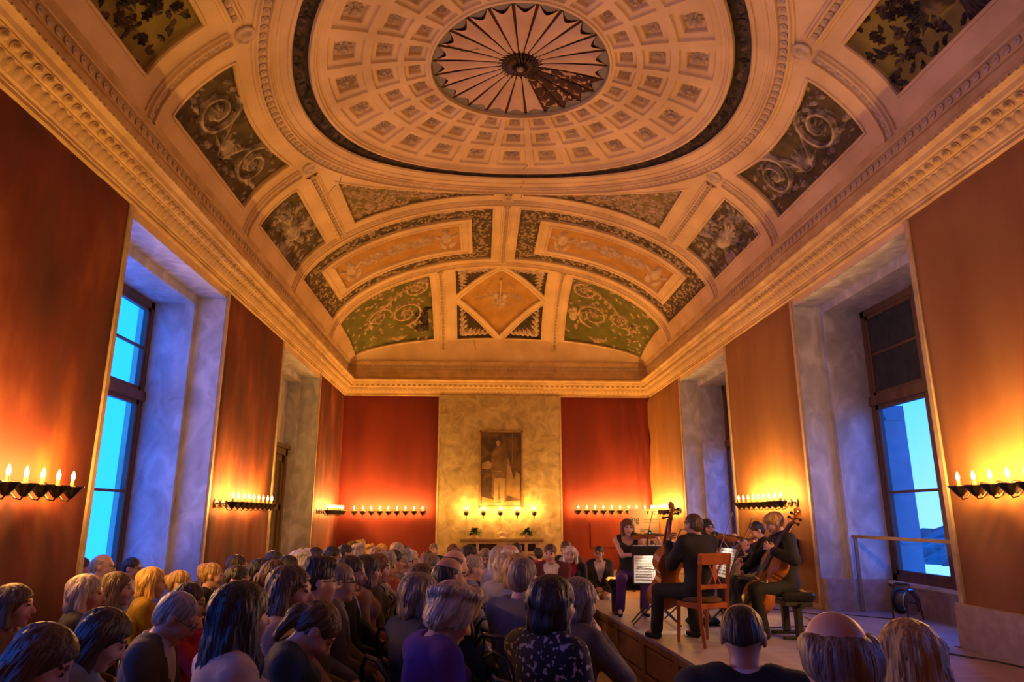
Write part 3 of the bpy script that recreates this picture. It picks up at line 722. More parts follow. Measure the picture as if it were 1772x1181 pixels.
for p, L_, po in zip(PAN, loops, PANOBJ):
    kind, raw, dep, mname, fx, fy = p; base = -dep
    if fy < 0 and kind in 'RLDT': continue              # far behind the viewer, never in view
    L = np.array(raw); c = L.mean(0); lo, hi = L.min(0), L.max(0)
    if kind == 'A':
        o = Orn(base); sA = s_of(3.95) * fx
        for sg in (-1, 1):
            o.spiral(fx * s_of(3.93), sg * .70, .36, PI if fx > 0 else 0, 1.6, sg * fx, .042, True, .06)
            o.line([(fx * (s_of(4.12) - .5 * t - .1 * math.sin(3 * t)), sg * (.08 + .42 * t)) for t in np.linspace(0, 1, 9)], .035, .02, .04)
            for k_ in range(5): o.leaf(fx * (s_of(4.15) - .05 * k_), sg * (.25 + .2 * k_), sg * 1.2, .22, .09, .04, .4 * sg)
            for k_ in range(6): o.leaf(fx * (s_of(3.66) + .02 * k_), sg * (.2 + .17 * k_), sg * .9 * fx, .16, .07, .04)
        for k_ in range(7): o.leaf(fx * s_of(4.1), 0, PI / 2 + (k_ - 3) * .42 + (PI / 2 if fx > 0 else -PI / 2), .34, .09, .045)
        o.line([(fx * s_of(4.05) + .13 * math.cos(t), .16 * math.sin(t)) for t in np.linspace(0, 2 * PI, 17)], .014, .014, .03)
        scatter(o, raw, 60, .10, .045, rnd, h=.03); o.obj('scroll_relief', MT['grey_relief'], po)
    if kind == 'B':
        o = Orn(base); cx, cy = c
        o.dome(cx, cy, .17, .30, .10); o.dome(cx - .04 * fx, cy + fy * .36, .09, .10, .10); o.leaf(cx - .02, cy + fy * .42, fy * PI / 2 * .8, .18, .05, .05)   # eagle body, head, beak
        for sg in (-1, 1):
            for k_ in range(7): o.leaf(cx + sg * .12, cy + fy * .1, (PI / 2 * fy) - sg * fy * (.5 + .16 * k_), .62 - .045 * k_, .10, .05, -.4 * sg * fy)
        for k_ in range(5): o.leaf(cx, cy - fy * .22, -fy * PI / 2 + (k_ - 2) * .28, .32, .08, .04)
        ob = o.obj('eagle_relief', MT['dark_relief'] if fy < 0 else MT['grey_relief'], po, False)
        o = Orn(base); scatter(o, raw, 130, .15, .07, rnd, h=.035)
        for k_ in range(16): a = rnd.uniform(0, 6.28); o.petals(cx + .36 * math.cos(a) * rnd.uniform(.4, 1), cy - fy * rnd.uniform(.2, .9), .075, 6, .045)
        o.obj('garland_relief', MT['dark_relief'] if fy < 0 else MT['grey_relief'], po)
    if kind == 'S':
        o = Orn(base); scatter(o, raw, 300, .13, .055, rnd, h=.035, an=0 if fx > 0 else PI)
        o.line([(fx * s_of(3.0 - 2.5 * t), fy * (w_of(3.55 + .5 * t) + .16 * math.sin(t * 17))) for t in np.linspace(0, 1, 60)], .02, .01, .03)
        o.obj('foliage_relief', MT['leaf_gold'], po)
    if kind == 'R':
        isl = [uv(fx * .76, fy * 5.33), uv(fx * 3.93, fy * 5.33), uv(fx * 3.93, fy * 7.33), uv(fx * .76, fy * 7.33)]
        o = Orn(base); scatter(o, raw, 520, .10, .05, rnd, ex=isl, h=.03); o.obj('leaf_border', MT['leaf_gold'], po)
        q = np.array(isl); c_ = q.mean(0); k1 = sub([tuple(a) for a in q], .12)
        def inset(t): return [tuple(c_ + (np.array(a) - c_) * np.array([1 - t / abs(q[0, 0] - c_[0]), 1 - t / abs(q[0, 1] - c_[1])])) for a in k1]
        V = []; fcs = []; n = len(k1); rings = [(0, base), (0., .015), (.09, .02), (.10, .0), (.22, -.01), (.24, .015), (.28, .015), (.30, -.045)]
        for t, h in rings: a = np.array(inset(t)); V.append(S(a[:, 0], a[:, 1], np.full(n, h)))
        for j in range(len(rings) - 1):
            for i in range(n): i2 = (i + 1) % n; fcs.append((j * n + i, j * n + i2, (j + 1) * n + i2, (j + 1) * n + i))
        fo = put('picture_frame_moulding', mesh('picture_frame_moulding', np.concatenate(V), fcs, MT['plaster']), po)
        a = np.array(inset(.29)); lo_, hi_ = a.min(0), a.max(0); nx_, ny_ = 24, 8; G = np.array([(lo_[0] + (hi_[0] - lo_[0]) * i / nx_, lo_[1] + (hi_[1] - lo_[1]) * j / ny_) for i in range(nx_ + 1) for j in range(ny_ + 1)])
        put('picture_field', mesh('picture_field', S(G[:, 0], G[:, 1], np.full(len(G), -.043)), [(i * (ny_ + 1) + j, i * (ny_ + 1) + j + 1, (i + 1) * (ny_ + 1) + j + 1, (i + 1) * (ny_ + 1) + j) for i in range(nx_) for j in range(ny_)], MT['ground_ochre'], smooth=True), po)
        o = Orn(-.043); yy = (lo_[1] + hi_[1]) / 2
        for k_, sx_ in enumerate(np.linspace(lo_[0] + .3, hi_[0] - .3, 5)):                 # reclining figures of the frieze
            if k_ in (0, 4):
                o.dome(sx_, yy, .13, .30, .08); o.dome(sx_, yy - fy * .38, .085, .10, .09); o.dome(sx_ + .12, yy + fy * .42, .08, .24, .06, .3); o.dome(sx_ - .1, yy + fy * .42, .08, .24, .06, -.2)
                o.dome(sx_ + .2, yy - fy * .1, .05, .2, .05, .7); o.dome(sx_ - .2, yy - fy * .12, .05, .2, .05, -.8)
            else:
                o.petals(sx_, yy, .17, 8, .05)
                for j in range(12): o.leaf(sx_, yy, j * .52, .36, .09, .04, .6)
        o.obj('figure_relief', MT['plaster_relief'], po, False)
    if kind == 'L':
        o = Orn(base)
        def P(d, y): return (fx * s_of(d), fy * w_of(y))
        x, y = P(2.65, 10.0); o.spiral(x, y, .50, PI / 2, 1.7, fx, .042, True, .06)
        x, y = P(2.3, 9.05); o.spiral(x, y, .38, -PI / 2, 1.6, -fx, .038, True, .06)
        x, y = P(3.35, 9.75); o.spiral(x, y, .38, 0, 1.5, fx, .038, True, .06)
        o.line([P(2.0 + 1.75 * t, 8.75 + .45 * t + .9 * t * t) for t in np.linspace(0, 1, 20)], .035, .02, .04)
        for t in np.linspace(.05, 1, 12): x, y = P(2.0 + 1.75 * t, 8.8 + .45 * t + .9 * t * t); o.leaf(x, y, 1.2 * fy, .2, .09, .04, .5)
        scatter(o, raw, 90, .18, .08, rnd, h=.04)
        x, y = P(2.9, 10.68)
        for k_ in range(10): o.leaf(x + .07 * (k_ - 5), y, fy * (PI / 2 + .25 * (k_ - 5)) , .22, .08, .04)
        o.obj('acanthus_relief', MT['leaf_gold'], po)
        if fx < 0:
            o = Orn(base); x, y = P(2.18, 10.45)                          # dark seated griffin
            o.dome(x - .05, y + .16, .20, .16, .09); o.dome(x + .06, y - .18, .10, .30, .09, .15); o.dome(x + .11, y - .52, .075, .09, .09); o.leaf(x + .12, y - .54, 0, .20, .07, .05)
            o.dome(x + .13, y + .12, .04, .24, .06); o.leaf(x - .06, y - .05, -2.0, .62, .22, .06, .5); o.leaf(x - .02, y - .1, -1.8, .5, .16, .07, .4)
            o.obj('griffin_relief', MT['dark_relief'], po, False)
        else:
            o = Orn(base); x, y = P(2.1, 10.2); o.dome(x, y, .12, .2, .07); o.dome(x, y - .3, .08, .09, .07)
            for k_ in range(6): o.leaf(x, y, -1.57 + .35 * (k_ - 2.5), .4, .1, .05)
            o.obj('griffin_relief', MT['leaf_gold'], po, False)
    if kind == 'T':
        o = Orn(base); x, y = L[0]; dirx = math.copysign(1, L[1][0] - x); diry = math.copysign(1, L[2][1] - y)
        x += dirx * .10; y += diry * .10; o.petals(x + dirx * .12, y + diry * .12, .09, 6, .05)
        for k_ in range(5): t = .08 + .17 * k_; o.leaf(x + dirx * t * .85, y + diry * .03, (0 if dirx > 0 else PI) - diry * dirx * .1, .34 - .03 * k_, .16 - .015 * k_, .05, diry * dirx * .8); o.leaf(x + dirx * .03, y + diry * t * 1.05, diry * PI / 2 + diry * dirx * .1, .34 - .03 * k_, .16 - .015 * k_, .05, -diry * dirx * .8)
        for k_ in range(3): o.leaf(x, y, math.atan2(diry, dirx) + (k_ - 1) * .5, .3, .1, .045)
        o.obj('acanthus_relief', MT['plaster_relief'], po)
    if kind == 'D':
        o = Orn(base); x, y = c
        o.line([(x, y - .75 + 1.2 * t) for t in np.linspace(0, 1, 8)], .035, .03, .05)
        for sg in (-1, 1):
            o.dome(x + sg * .12, y - .02, .10, .14, .06, sg * .3)
            for k_ in range(8): o.leaf(x + sg * (.08 + .07 * k_), y - .08 + .02 * k_, PI / 2 * (1 - sg) + sg * (.5 if k_ % 2 else -.5), .2, .07, .04)
            o.line([(x + sg * (.3 + .1 * math.sin(6 * t)), y - .3 - .35 * t) for t in np.linspace(0, 1, 10)], .012, .008, .02)
        for k_ in range(9): o.leaf(x, y + .05, PI / 2 + .22 * (k_ - 4), .42, .09, .045)
        o.petals(x, y, .12, 8, .06); o.obj('trophy_relief', MT['plaster_relief'], po, False)
        Lr = np.array(raw); prf = [(1.10, -.0), (1.085, .02), (1.03, .02), (1.0, -.02)]; cc = Lr.mean(0); V = []; k1 = np.array(sub(raw, .12)); n = len(k1)
        for t, h in prf: a = cc + (k1 - cc) * t; V.append(S(a[:, 0], a[:, 1], np.full(n, h)))
        put('lozenge_moulding', mesh('lozenge_moulding', np.concatenate(V), [(j * n + i, j * n + (i + 1) % n, (j + 1) * n + (i + 1) % n, (j + 1) * n + i) for j in range(3) for i in range(n)], MT['plaster']), po)

# hairline cracks in the plaster, drawn as thin dark strips
CRK = mat('crack_dark', (.05, .03, .015))
for k_, P_ in enumerate((((.30, 2.9), (.22, 3.15), (.30, 3.5), (.24, 3.8), (.27, 4.3)), ((-.75, 10.86), (-.70, 10.94), (-.68, 11.0)), ((-2.9, 1.9), (-3.0, 2.4), (-3.35, 2.75)), ((-3.75, .3), (-3.95, .25), (-4.2, .32)), ((2.6, 2.6), (2.8, 2.2), (3.1, 2.0)), ((-1.05, -.55), (-.8, -.35), (-.6, -.4)))):
    L_ = [uv(*q) for q in P_]; J = [(a + random.uniform(-.012, .012), c + random.uniform(-.012, .012)) for a, c in sub(L_, .05, False)]
    strip('crack', J, [(-.006, .004), (.006, .004)], CRK, CE)
# ================================================================== CANDLE SCONCES
def sconce_proto(kind):
    """local: wall at y = 0, +y into the room, cup rim at z = 0"""
    t = empty('candle_sconce')
    b = MB(); b.T = Matrix.Translation((0, .004, -.02)) @ Matrix.Rotation(R(-90), 4, 'X'); b.lathe([(0, 0), (.062, 0), (.066, .01), (.05, .018), (.02, .022), (.016, .04), (0, .042)], 12); b.obj('wall_plate', MT['iron'], t)
    if kind == 'cone':
        MB().tube([(0, .03, -.02), (0, .09, -.015), (0, .14, -.06), (0, .19, -.115), (0, .235, -.125), (0, .25, -.10)], .008, 6).obj('arm', MT['iron'], t)
        MB().lathe([(.004, -.105), (.02, -.10), (.094, -.008), (.106, -.004), (.106, .002), (.096, .002), (.02, -.02), (0, -.02)], 8, (0, .25, 0)).obj('cup', MT['iron'], t)
    else:
        MB().tube([(0, .03, -.02), (0, .10, -.10), (0, .18, -.13), (0, .235, -.17), (0, .25, -.09)], .008, 6).obj('arm', MT['iron'], t)
        MB().lathe([(.004, -.10), (.03, -.095), (.06, -.07), (.072, -.035), (.06, -.002), (.05, .0), (.0, -.02)], 12, (0, .25, 0)).obj('cup', MT['iron'], t, smooth=True)
    c = MB().lathe([(.016, -.03), (.016, .05), (.013, .055)], 8, (0, .25, 0)).obj('candle', MT['candle'], t)
    MB().lathe([(.010, .055), (.017, .075), (.018, .09), (.011, .115), (.004, .135), (0, .14)], 8, (0, .25, 0)).obj('flame_bulb', MT['flame'], c, smooth=True)
    return t
LIGHT = bpy.data.lights.new('candle_light', 'POINT'); LIGHT.energy = CANDLE_W; LIGHT.color = CANDLE_RGB; LIGHT.shadow_soft_size = .022
PROTO = {}
for k in ('cone', 'round'):
    PROTO[k] = sconce_proto(k); l = bpy.data.objects.new('bulb_light', LIGHT); l.location = (0, .25, .105); COL.objects.link(l); l.parent = PROTO[k]
used = set()
def sconce(x, y, z, rz, kind, label, group):
    o = PROTO[kind] if kind not in used else copy_tree(PROTO[kind]); used.add(kind)
    o.location = (x, y, z); o.rotation_euler = (0, 0, rz); tag(o, label, 'sconce', group)
    return o
ORD = ('first', 'second', 'third', 'fourth', 'fifth', 'sixth', 'seventh', 'eighth', 'ninth')
for i in range(9):
    q = ORD[i]
    sconce(X0 + .03, 6.5 - .22 * i, 2.05, R(-90), 'cone', q + ' lit sconce from the blue window on the near left red hanging', 'sconces on the near left hanging')
    sconce(X0 + .03, 10.68 + .248 * i, 2.0, R(-90), 'cone', q + ' lit sconce from the blue window on the hanging between window and far door', 'sconces on the middle left hanging')
    sconce(X0 + .03, 17.35 + .24 * i, 1.93, R(-90), 'cone', q + ' lit sconce beyond the dark door on the far left side hanging', 'sconces on the far left hanging')
    sconce(X1 - .03, 6.72 - .22 * i, 2.08, R(90), 'cone', q + ' lit sconce from the railed window on the near right orange hanging', 'sconces on the near right hanging')
    sconce(X1 - .03, 10.87 + .224 * i, 2.02, R(90), 'cone', q + ' lit sconce from the right on the hanging behind the blond cellist', 'sconces on the middle right hanging')
    sconce(X1 - .03, 17.35 + .24 * i, 1.94, R(90), 'cone', q + ' lit sconce from the right on the far right side hanging', 'sconces on the far right hanging')
    sconce(-3.42 + .2325 * i, Y1 - .03, 1.92, R(180), 'cone', q + ' lit sconce from the left on the end wall left of the chimney breast', 'sconces on the end wall, left')
    sconce(2.74 + .2325 * i, Y1 - .03, 1.94, R(180), 'cone', q + ' lit sconce from the left on the end wall right of the chimney breast', 'sconces on the end wall, right')
for i in range(5): sconce(-.36 + .468 * i, Y1 - .09, 1.90, R(180), 'round', ORD[i] + ' of the five lit round-cupped sconces above the mantelpiece, from the left', 'sconces above the mantelpiece')

# ================================================================== CHIMNEY BREAST: portrait, mantelpiece, plants
pt = empty('portrait_painting', (.60, Y1 - .09, 2.02)); tag(pt, 'tall dark full-length portrait of a standing figure above the mantelpiece', 'painting')
b = MB()
for r in ((-.61, -.57, 0, 2.13), (.57, .61, 0, 2.13), (-.61, .61, 0, .04), (-.61, .61, 2.09, 2.13)): b.box(r[0], r[1], -.05, 0, r[2], r[3])
b.obj('frame', mat('portrait_frame', (.20, .10, .03), (.30, .16, .05), 9, .5), pt)
cv_ = MB().box(-.57, .57, -.03, 0, .04, 2.09).obj('canvas', mat('portrait_canvas', (.035, .016, .008), (.12, .06, .02), 2.2, .5, distort=1.5, c3=(.06, .03, .012)), pt)
def flat(name, poly, m, d=-.032):
    return put(name, mesh(name, [(x, d, z) for x, z in poly], [tuple(range(len(poly)))], m), pt)
pc = lambda n, a, c=None: mat(n, a, c, 5, .55)
flat('painted_drapery', [(.05, .35), (.30, .30), (.54, .22), (.54, .9), (.42, 1.0), (.36, .75), (.2, 1.35), (.1, 1.35)], pc('paint_drapery', (.17, .10, .03), (.26, .16, .05)), -.0315)
flat('painted_figure', [(-.28, .35), (-.12, .12), (.05, .12), (.16, .30), (.14, .8), (.18, 1.25), (.12, 1.55), (.0, 1.68), (-.14, 1.68), (-.26, 1.5), (-.30, 1.1), (-.24, .8)], pc('paint_coat', (.085, .042, .016), (.17, .09, .03)), -.0325)
flat('painted_legs', [(-.20, .15), (-.10, .15), (-.06, .75), (-.02, .15), (.08, .13), (.12, .80), (-.2, .80)], pc('paint_legs', (.20, .13, .05), (.28, .18, .07)), -.033)
flat('painted_face', [(-.11 + .055 * math.cos(t) + .02, 1.78 + .085 * math.sin(t)) for t in np.linspace(0, 2 * PI, 15)[:-1]], pc('paint_face', (.34, .20, .09), (.28, .16, .07)), -.0335)
flat('painted_cloth', [(-.54, 1.22), (-.36, 1.28), (-.26, 1.18), (-.30, 1.05), (-.54, 1.06)], pc('paint_table', (.20, .13, .05), (.30, .2, .08)), -.033)
flat('painted_sword', [(-.42, 1.0), (.0, .985), (.0, 1.0), (-.42, 1.015)], pc('paint_sword', (.38, .26, .12)), -.034)
flat('painted_column', [(.30, 1.2), (.325, 1.2), (.325, 2.05), (.30, 2.05)], pc('paint_column', (.16, .085, .03)), -.033)
flat('painted_floor', [(-.54, .06), (.54, .06), (.54, .2), (.1, .16), (-.2, .2), (-.54, .3)], pc('paint_floor', (.24, .15, .05), (.16, .1, .03)), -.0318)

mt = empty('mantelpiece', (.62, Y1 - .09, 0)); tag(mt, 'grey stone mantelpiece with dark slots under the five round sconces', 'fireplace')
MP = mat('mantel_stone', (.30, .22, .12), (.40, .30, .18), 8, .6, .1)
MB().prism([(-.02, 1.10), (-.30, 1.10), (-.40, 1.16), (-.42, 1.20), (-.02, 1.20)], -1.13, 1.13, 'x').obj('shelf', MP, mt)
b = MB(); b.box(-1.02, 1.02, -.28, 0, 1.06, 1.10)
for r in ((-1.02, -.92), (-.70, -.62), (.02 - .16, .16), (.62, .70), (.92, 1.02)): b.box(r[0], r[1], -.27, 0, 0, 1.06)
b.box(-1.0, 1.0, -.26, 0, .78, .86); b.obj('surround', MP, mt)
MB().box(-.92, .92, -.14, -.0, 0, 1.06).obj('recess', mat('fire_recess', (.02, .014, .01), (.05, .035, .02), 5, .9), mt)
for s_ in (-1, 1): MB().bbox(s_ * .78 - .12, s_ * .78 + .12, -.255, -.1, 0, .76, .02).obj('door_leaf', MP, mt)
MB().bbox(-.5, .5, -.25, -.12, .0, .76, .02).obj('fire_screen', MP, mt)
def plant(x, y, z, label):
    rn = random.Random(x * 10); t = empty('potted_plant', (x, y, z)); tag(t, label, 'plant')
    MB().lathe([(.075, 0), (.10, .03), (.11, .10), (.095, .13), (.085, .12), (.0, .11)], 12).obj('pot', MT['pot'], t)
    for k in range(60):
        a = rn.uniform(0, 2 * PI); el = rn.uniform(.1, 1.45); L_ = rn.uniform(.17, .29); c = Vector((math.cos(a) * math.cos(el), math.sin(a) * math.cos(el), math.sin(el))); b = MB()
        p0 = Vector((0, 0, .12)); side = c.cross(Vector((0, 0, 1))).normalized() * .05; up = side.cross(c).normalized() * -.012; v = []
        for i in range(5): q = i / 4; w = math.sin(PI * (.15 + .85 * q)) ; cc = p0 + c * L_ * (.3 + .7 * q) - Vector((0, 0, .10 * q * q)); v += [cc - side * w, cc + up, cc + side * w]
        b.add(v, [x_ for i in range(4) for x_ in ((3 * i, 3 * i + 1, 3 * i + 4, 3 * i + 3), (3 * i + 1, 3 * i + 2, 3 * i + 5, 3 * i + 4))])
        if k < 30: b.obj('leaf', MT['leaf'], t)
        else: b.obj('leaf', MT['leaf'], t)
plant(-.12, Y1 - .385, 1.20, 'leafy green plant in a small pot at the left of the mantel shelf')
plant(1.30, Y1 - .385, 1.20, 'leafy green plant in a small pot at the right of the mantel shelf')
sh = empty('shell_ornament', (.64, Y1 - .27, 1.20)); tag(sh, 'small carved plaster ornament between the two mantel plants', 'ornament')
MB().lathe([(.0, 0), (.10, 0), (.11, .02), (.06, .04), (.05, .07), (0, .07)], 12).obj('foot', MT['plaster_relief'], sh)
for k in range(7):
    a = (k - 3) * .36; b = MB(); b.tube([(0, 0, .06), (math.sin(a) * .10, -.02, .08 + math.cos(a) * .06), (math.sin(a) * .19, -.01, .09 + math.cos(a) * .10)], [.012, .026, .01], 6); b.obj('flute', MT['plaster_relief'], sh, smooth=True)
# patch in the right end hanging and notice board
MB().box(3.10, 4.55, Y1 - .06, Y1 - .0, .95, 1.62).obj('patch_board', MT['red_back'], WB)
nb = empty('notice_board', (4.14, 17.95, 0)); tag(nb, 'large pale printed notice board standing in the far right corner', 'notice board')
nb.rotation_euler = (0, 0, R(-6))
MB().box(-.37, .37, -.015, .015, .85, 1.96).obj('board', mat('notice_board_card', (.62, .48, .28), (.68, .53, .32), 3, .7), nb)
for s_ in (-1, 1): MB().box(s_ * .33 - .02, s_ * .33 + .02, -.02, .02, 0, .85).obj('leg', MT['matt_black'], nb); MB().box(s_ * .33 - .03, s_ * .33 + .03, -.22, .22, 0, .02).obj('foot', MT['matt_black'], nb)
INK = mat('print_ink', (.05, .04, .03))
def text(name, s, size, loc, rot, m, parent, depth=.001):
    cu = bpy.data.curves.new(name, 'FONT'); cu.body = s; cu.size = size; cu.extrude = depth
    ob = bpy.data.objects.new(name, cu); COL.objects.link(ob); dg = bpy.context.evaluated_depsgraph_get(); me_ = bpy.data.meshes.new_from_object(ob.evaluated_get(dg)); bpy.data.objects.remove(ob, do_unlink=True)
    me_.materials.clear(); me_.materials.append(m); return put(name, me_, parent, loc, rot)
text('headline', 'ing', .20, (-.34, -.018, 1.64), (R(90), 0, 0), INK, nb)
b = MB().prism([(.06, 1.90), (.14, 1.92), (.13, 1.86), (.08, 1.82), (.10, 1.87)], -.018, -.016, 'y'); b.obj('bird_emblem', INK, nb)
b = MB()
for k, (x_, w_, z_) in enumerate(((.2, .17, 1.9), (.2, .14, 1.86), (.2, .16, 1.82), (.0, .36, 1.70), (.0, .30, 1.66), (.0, .33, 1.62), (-.1, .2, 1.45), (-.1, .12, 1.41), (-.1, .25, 1.32), (-.1, .26, 1.28), (-.3, .5, 1.16), (-.3, .46, 1.12), (-.3, .5, 1.08))): b.box(x_, x_ + w_, -.017, -.016, z_, z_ + .012)
b.obj('print_lines', INK, nb)

# ================================================================== STAGE
EDGE = [(1.62, 11.7), (1.95, 7.27), (2.05, 4.3)]          # front edge of the stage, far to near
def edge_x(y):
    for (xa, ya), (xb, yb) in zip(EDGE, EDGE[1:]):
        if yb <= y <= ya: return xa + (xb - xa) * (ya - y) / (ya - yb)
    return EDGE[-1][0]
st = empty('stage', (0, 0, 0)); tag(st, 'low wooden concert stage with panelled side along the right wall', 'stage')
XR = X1 - .08
b = MB(); b.prism([(edge_x(11.7) + .03, 11.68), (edge_x(7.27) + .03, 7.27), (edge_x(4.3) + .03, 4.32), (XR - .01, 4.32), (XR - .01, 11.68)], 0, STZ - .03); b.obj('carcass', MT['stage_side'], st)
yb = 4.3; k = 0
while yb < 11.69:
    y2 = min(yb + .1947, 11.7)
    MB().prism([(edge_x(yb) - .02, yb + .002), (XR, yb + .002), (XR, y2 - .002), (edge_x(y2) - .02, y2 - .002)], STZ - .03, STZ).obj('plank', MT['stage_board'], st); yb = y2; k += 1
for (xa, ya), (xb, yb) in (((1.62, 11.7), (1.95, 7.27)), ((1.95, 7.27), (2.05, 4.3))):
    L_ = math.hypot(xb - xa, yb - ya); n = max(2, round(L_ / 1.1)); an = math.atan2(yb - ya, xb - xa)
    for i in range(n):
        b = MB(); w = L_ / n; u0 = i * w
        for r in ((u0 + .0, u0 + .07, 0, .47), (u0 + w - .07, u0 + w, 0, .47), (u0 + .07, u0 + w - .07, .0, .09), (u0 + .07, u0 + w - .07, .40, .47)): b.bbox(r[0], r[1], -.02, .03, r[2], r[3], .006)
        fr_ = b.obj('panel_frame', MT['stage_side'], st, (xa, ya, 0), (0, 0, an))
        MB().bbox(u0 + .09, u0 + w - .09, -.008, .02, .11, .38, .012).obj('panel_field', MT['stage_side'], fr_)
# railing before the right window
rl = empty('window_railing', (0, 0, 0)); tag(rl, 'thin metal guard rail standing before the right window', 'railing')
RM = mat('railing_metal', (.24, .15, .08), (.32, .2, .11), 9, .5)
MB().box(X1 + .42, X1 + .46, 7.55, 10.2, 1.49, 1.53).obj('hand_rail', RM, rl)
for yy in (7.6, 10.12): MB().box(X1 + .42, X1 + .46, yy, yy + .04, 0, 1.49).obj('post', RM, rl)
# bay floor at stage height
bf = tag(MB().box(X1 - .06, X1 + .97, 7.5, 10.25, 0, STZ - .005).obj('bay_platform', MT['stage_board']), 'raised floor in the window bay beside the stage', 'platform')
# cable reel
cr_ = empty('cable_reel', (X1 + .60, 9.35, STZ - .005), R(20)); tag(cr_, 'black cable reel with handle on the floor below the right window', 'cable reel')
for s_ in (-1, 1):
    b = MB(); b.T = Matrix.Translation((0, s_ * .085, .22)) @ Matrix.Rotation(R(90), 4, 'X'); b.lathe([(.0, -.006), (.155, -.006), (.165, 0), (.155, .006), (0, .006)], 24); b.obj('flange', MT['matt_black'] if s_ > 0 else MT['steel'], cr_)
b = MB(); b.T = Matrix.Translation((0, 0, .22)) @ Matrix.Rotation(R(90), 4, 'X'); b.lathe([(.05, -.08), (.125, -.075), (.13, -.05), (.125, -.025), (.13, 0), (.125, .025), (.13, .05), (.125, .075), (.05, .08)], 20); b.obj('wound_cable', mat('blue_cable', (.02, .03, .09), (.03, .05, .14), 20, .5), cr_)
MB().tube([(-.13, -.11, .01), (-.12, -.11, .30), (-.04, -.11, .44), (-.04, .11, .44), (-.12, .11, .30), (-.13, .11, .01)], .012, 6).obj('stand_frame', MT['matt_black'], cr_)
MB().tube([(.14, -.11, .012), (.10, -.11, .25), (.0, -.11, .36), (.0, .11, .36), (.10, .11, .25), (.14, .11, .012)], .010, 6).obj('stand_frame', MT['matt_black'], cr_)
MB().tube([(-.04, -.08, .44), (-.04, .08, .44)], .018, 8).obj('handle', MT['matt_black'], cr_)
MB().tube([(0, -.09, .22), (0, -.16, .22), (.0, -.17, .26)], .014, 6).obj('crank', MT['matt_black'], cr_)
def cable(pts, label, z=STZ + .008):
    P = []
    for i in range(len(pts) - 1):
        for j in range(8):
            t = j / 8; p0, p1, p2, p3 = [Vector((*pts[max(0, min(len(pts) - 1, i + q))], 0)) for q in (-1, 0, 1, 2)]
            P.append(.5 * ((2 * p1) + (p2 - p0) * t + (2 * p0 - 5 * p1 + 4 * p2 - p3) * t * t + (3 * p1 - p0 - 3 * p2 + p3) * t ** 3))
    P = [(p.x, p.y, z) for p in P] + [(*pts[-1], z)]
    tag(MB().tube(P, .007, 6).obj('cable', MT['matt_black'], smooth=True), label, 'cable')
cable([(5.35, 9.35), (5.1, 9.6), (4.7, 9.95), (4.55, 9.6), (4.75, 9.2), (4.6, 9.75), (4.2, 10.4)], 'black cable looping over the stage from the reel')
cable([(5.45, 9.1), (5.0, 8.4), (4.75, 7.75), (4.5, 7.3), (4.62, 6.9), (4.75, 6.6), (4.80, 6.2), (4.82, 5.3)], 'black cable along the foot of the right wall plinth')
cable([(4.75, 7.75), (4.5, 7.6), (4.35, 7.35), (4.5, 7.1), (4.7, 7.3), (4.6, 7.55)], 'small coil of black cable on the stage at the right wall', STZ + .022)
cable([(3.1, 9.2), (2.9, 8.9), (3.2, 8.7), (3.7, 8.75), (4.1, 8.9), (4.3, 9.6)], 'black cable lying under the players on the stage')
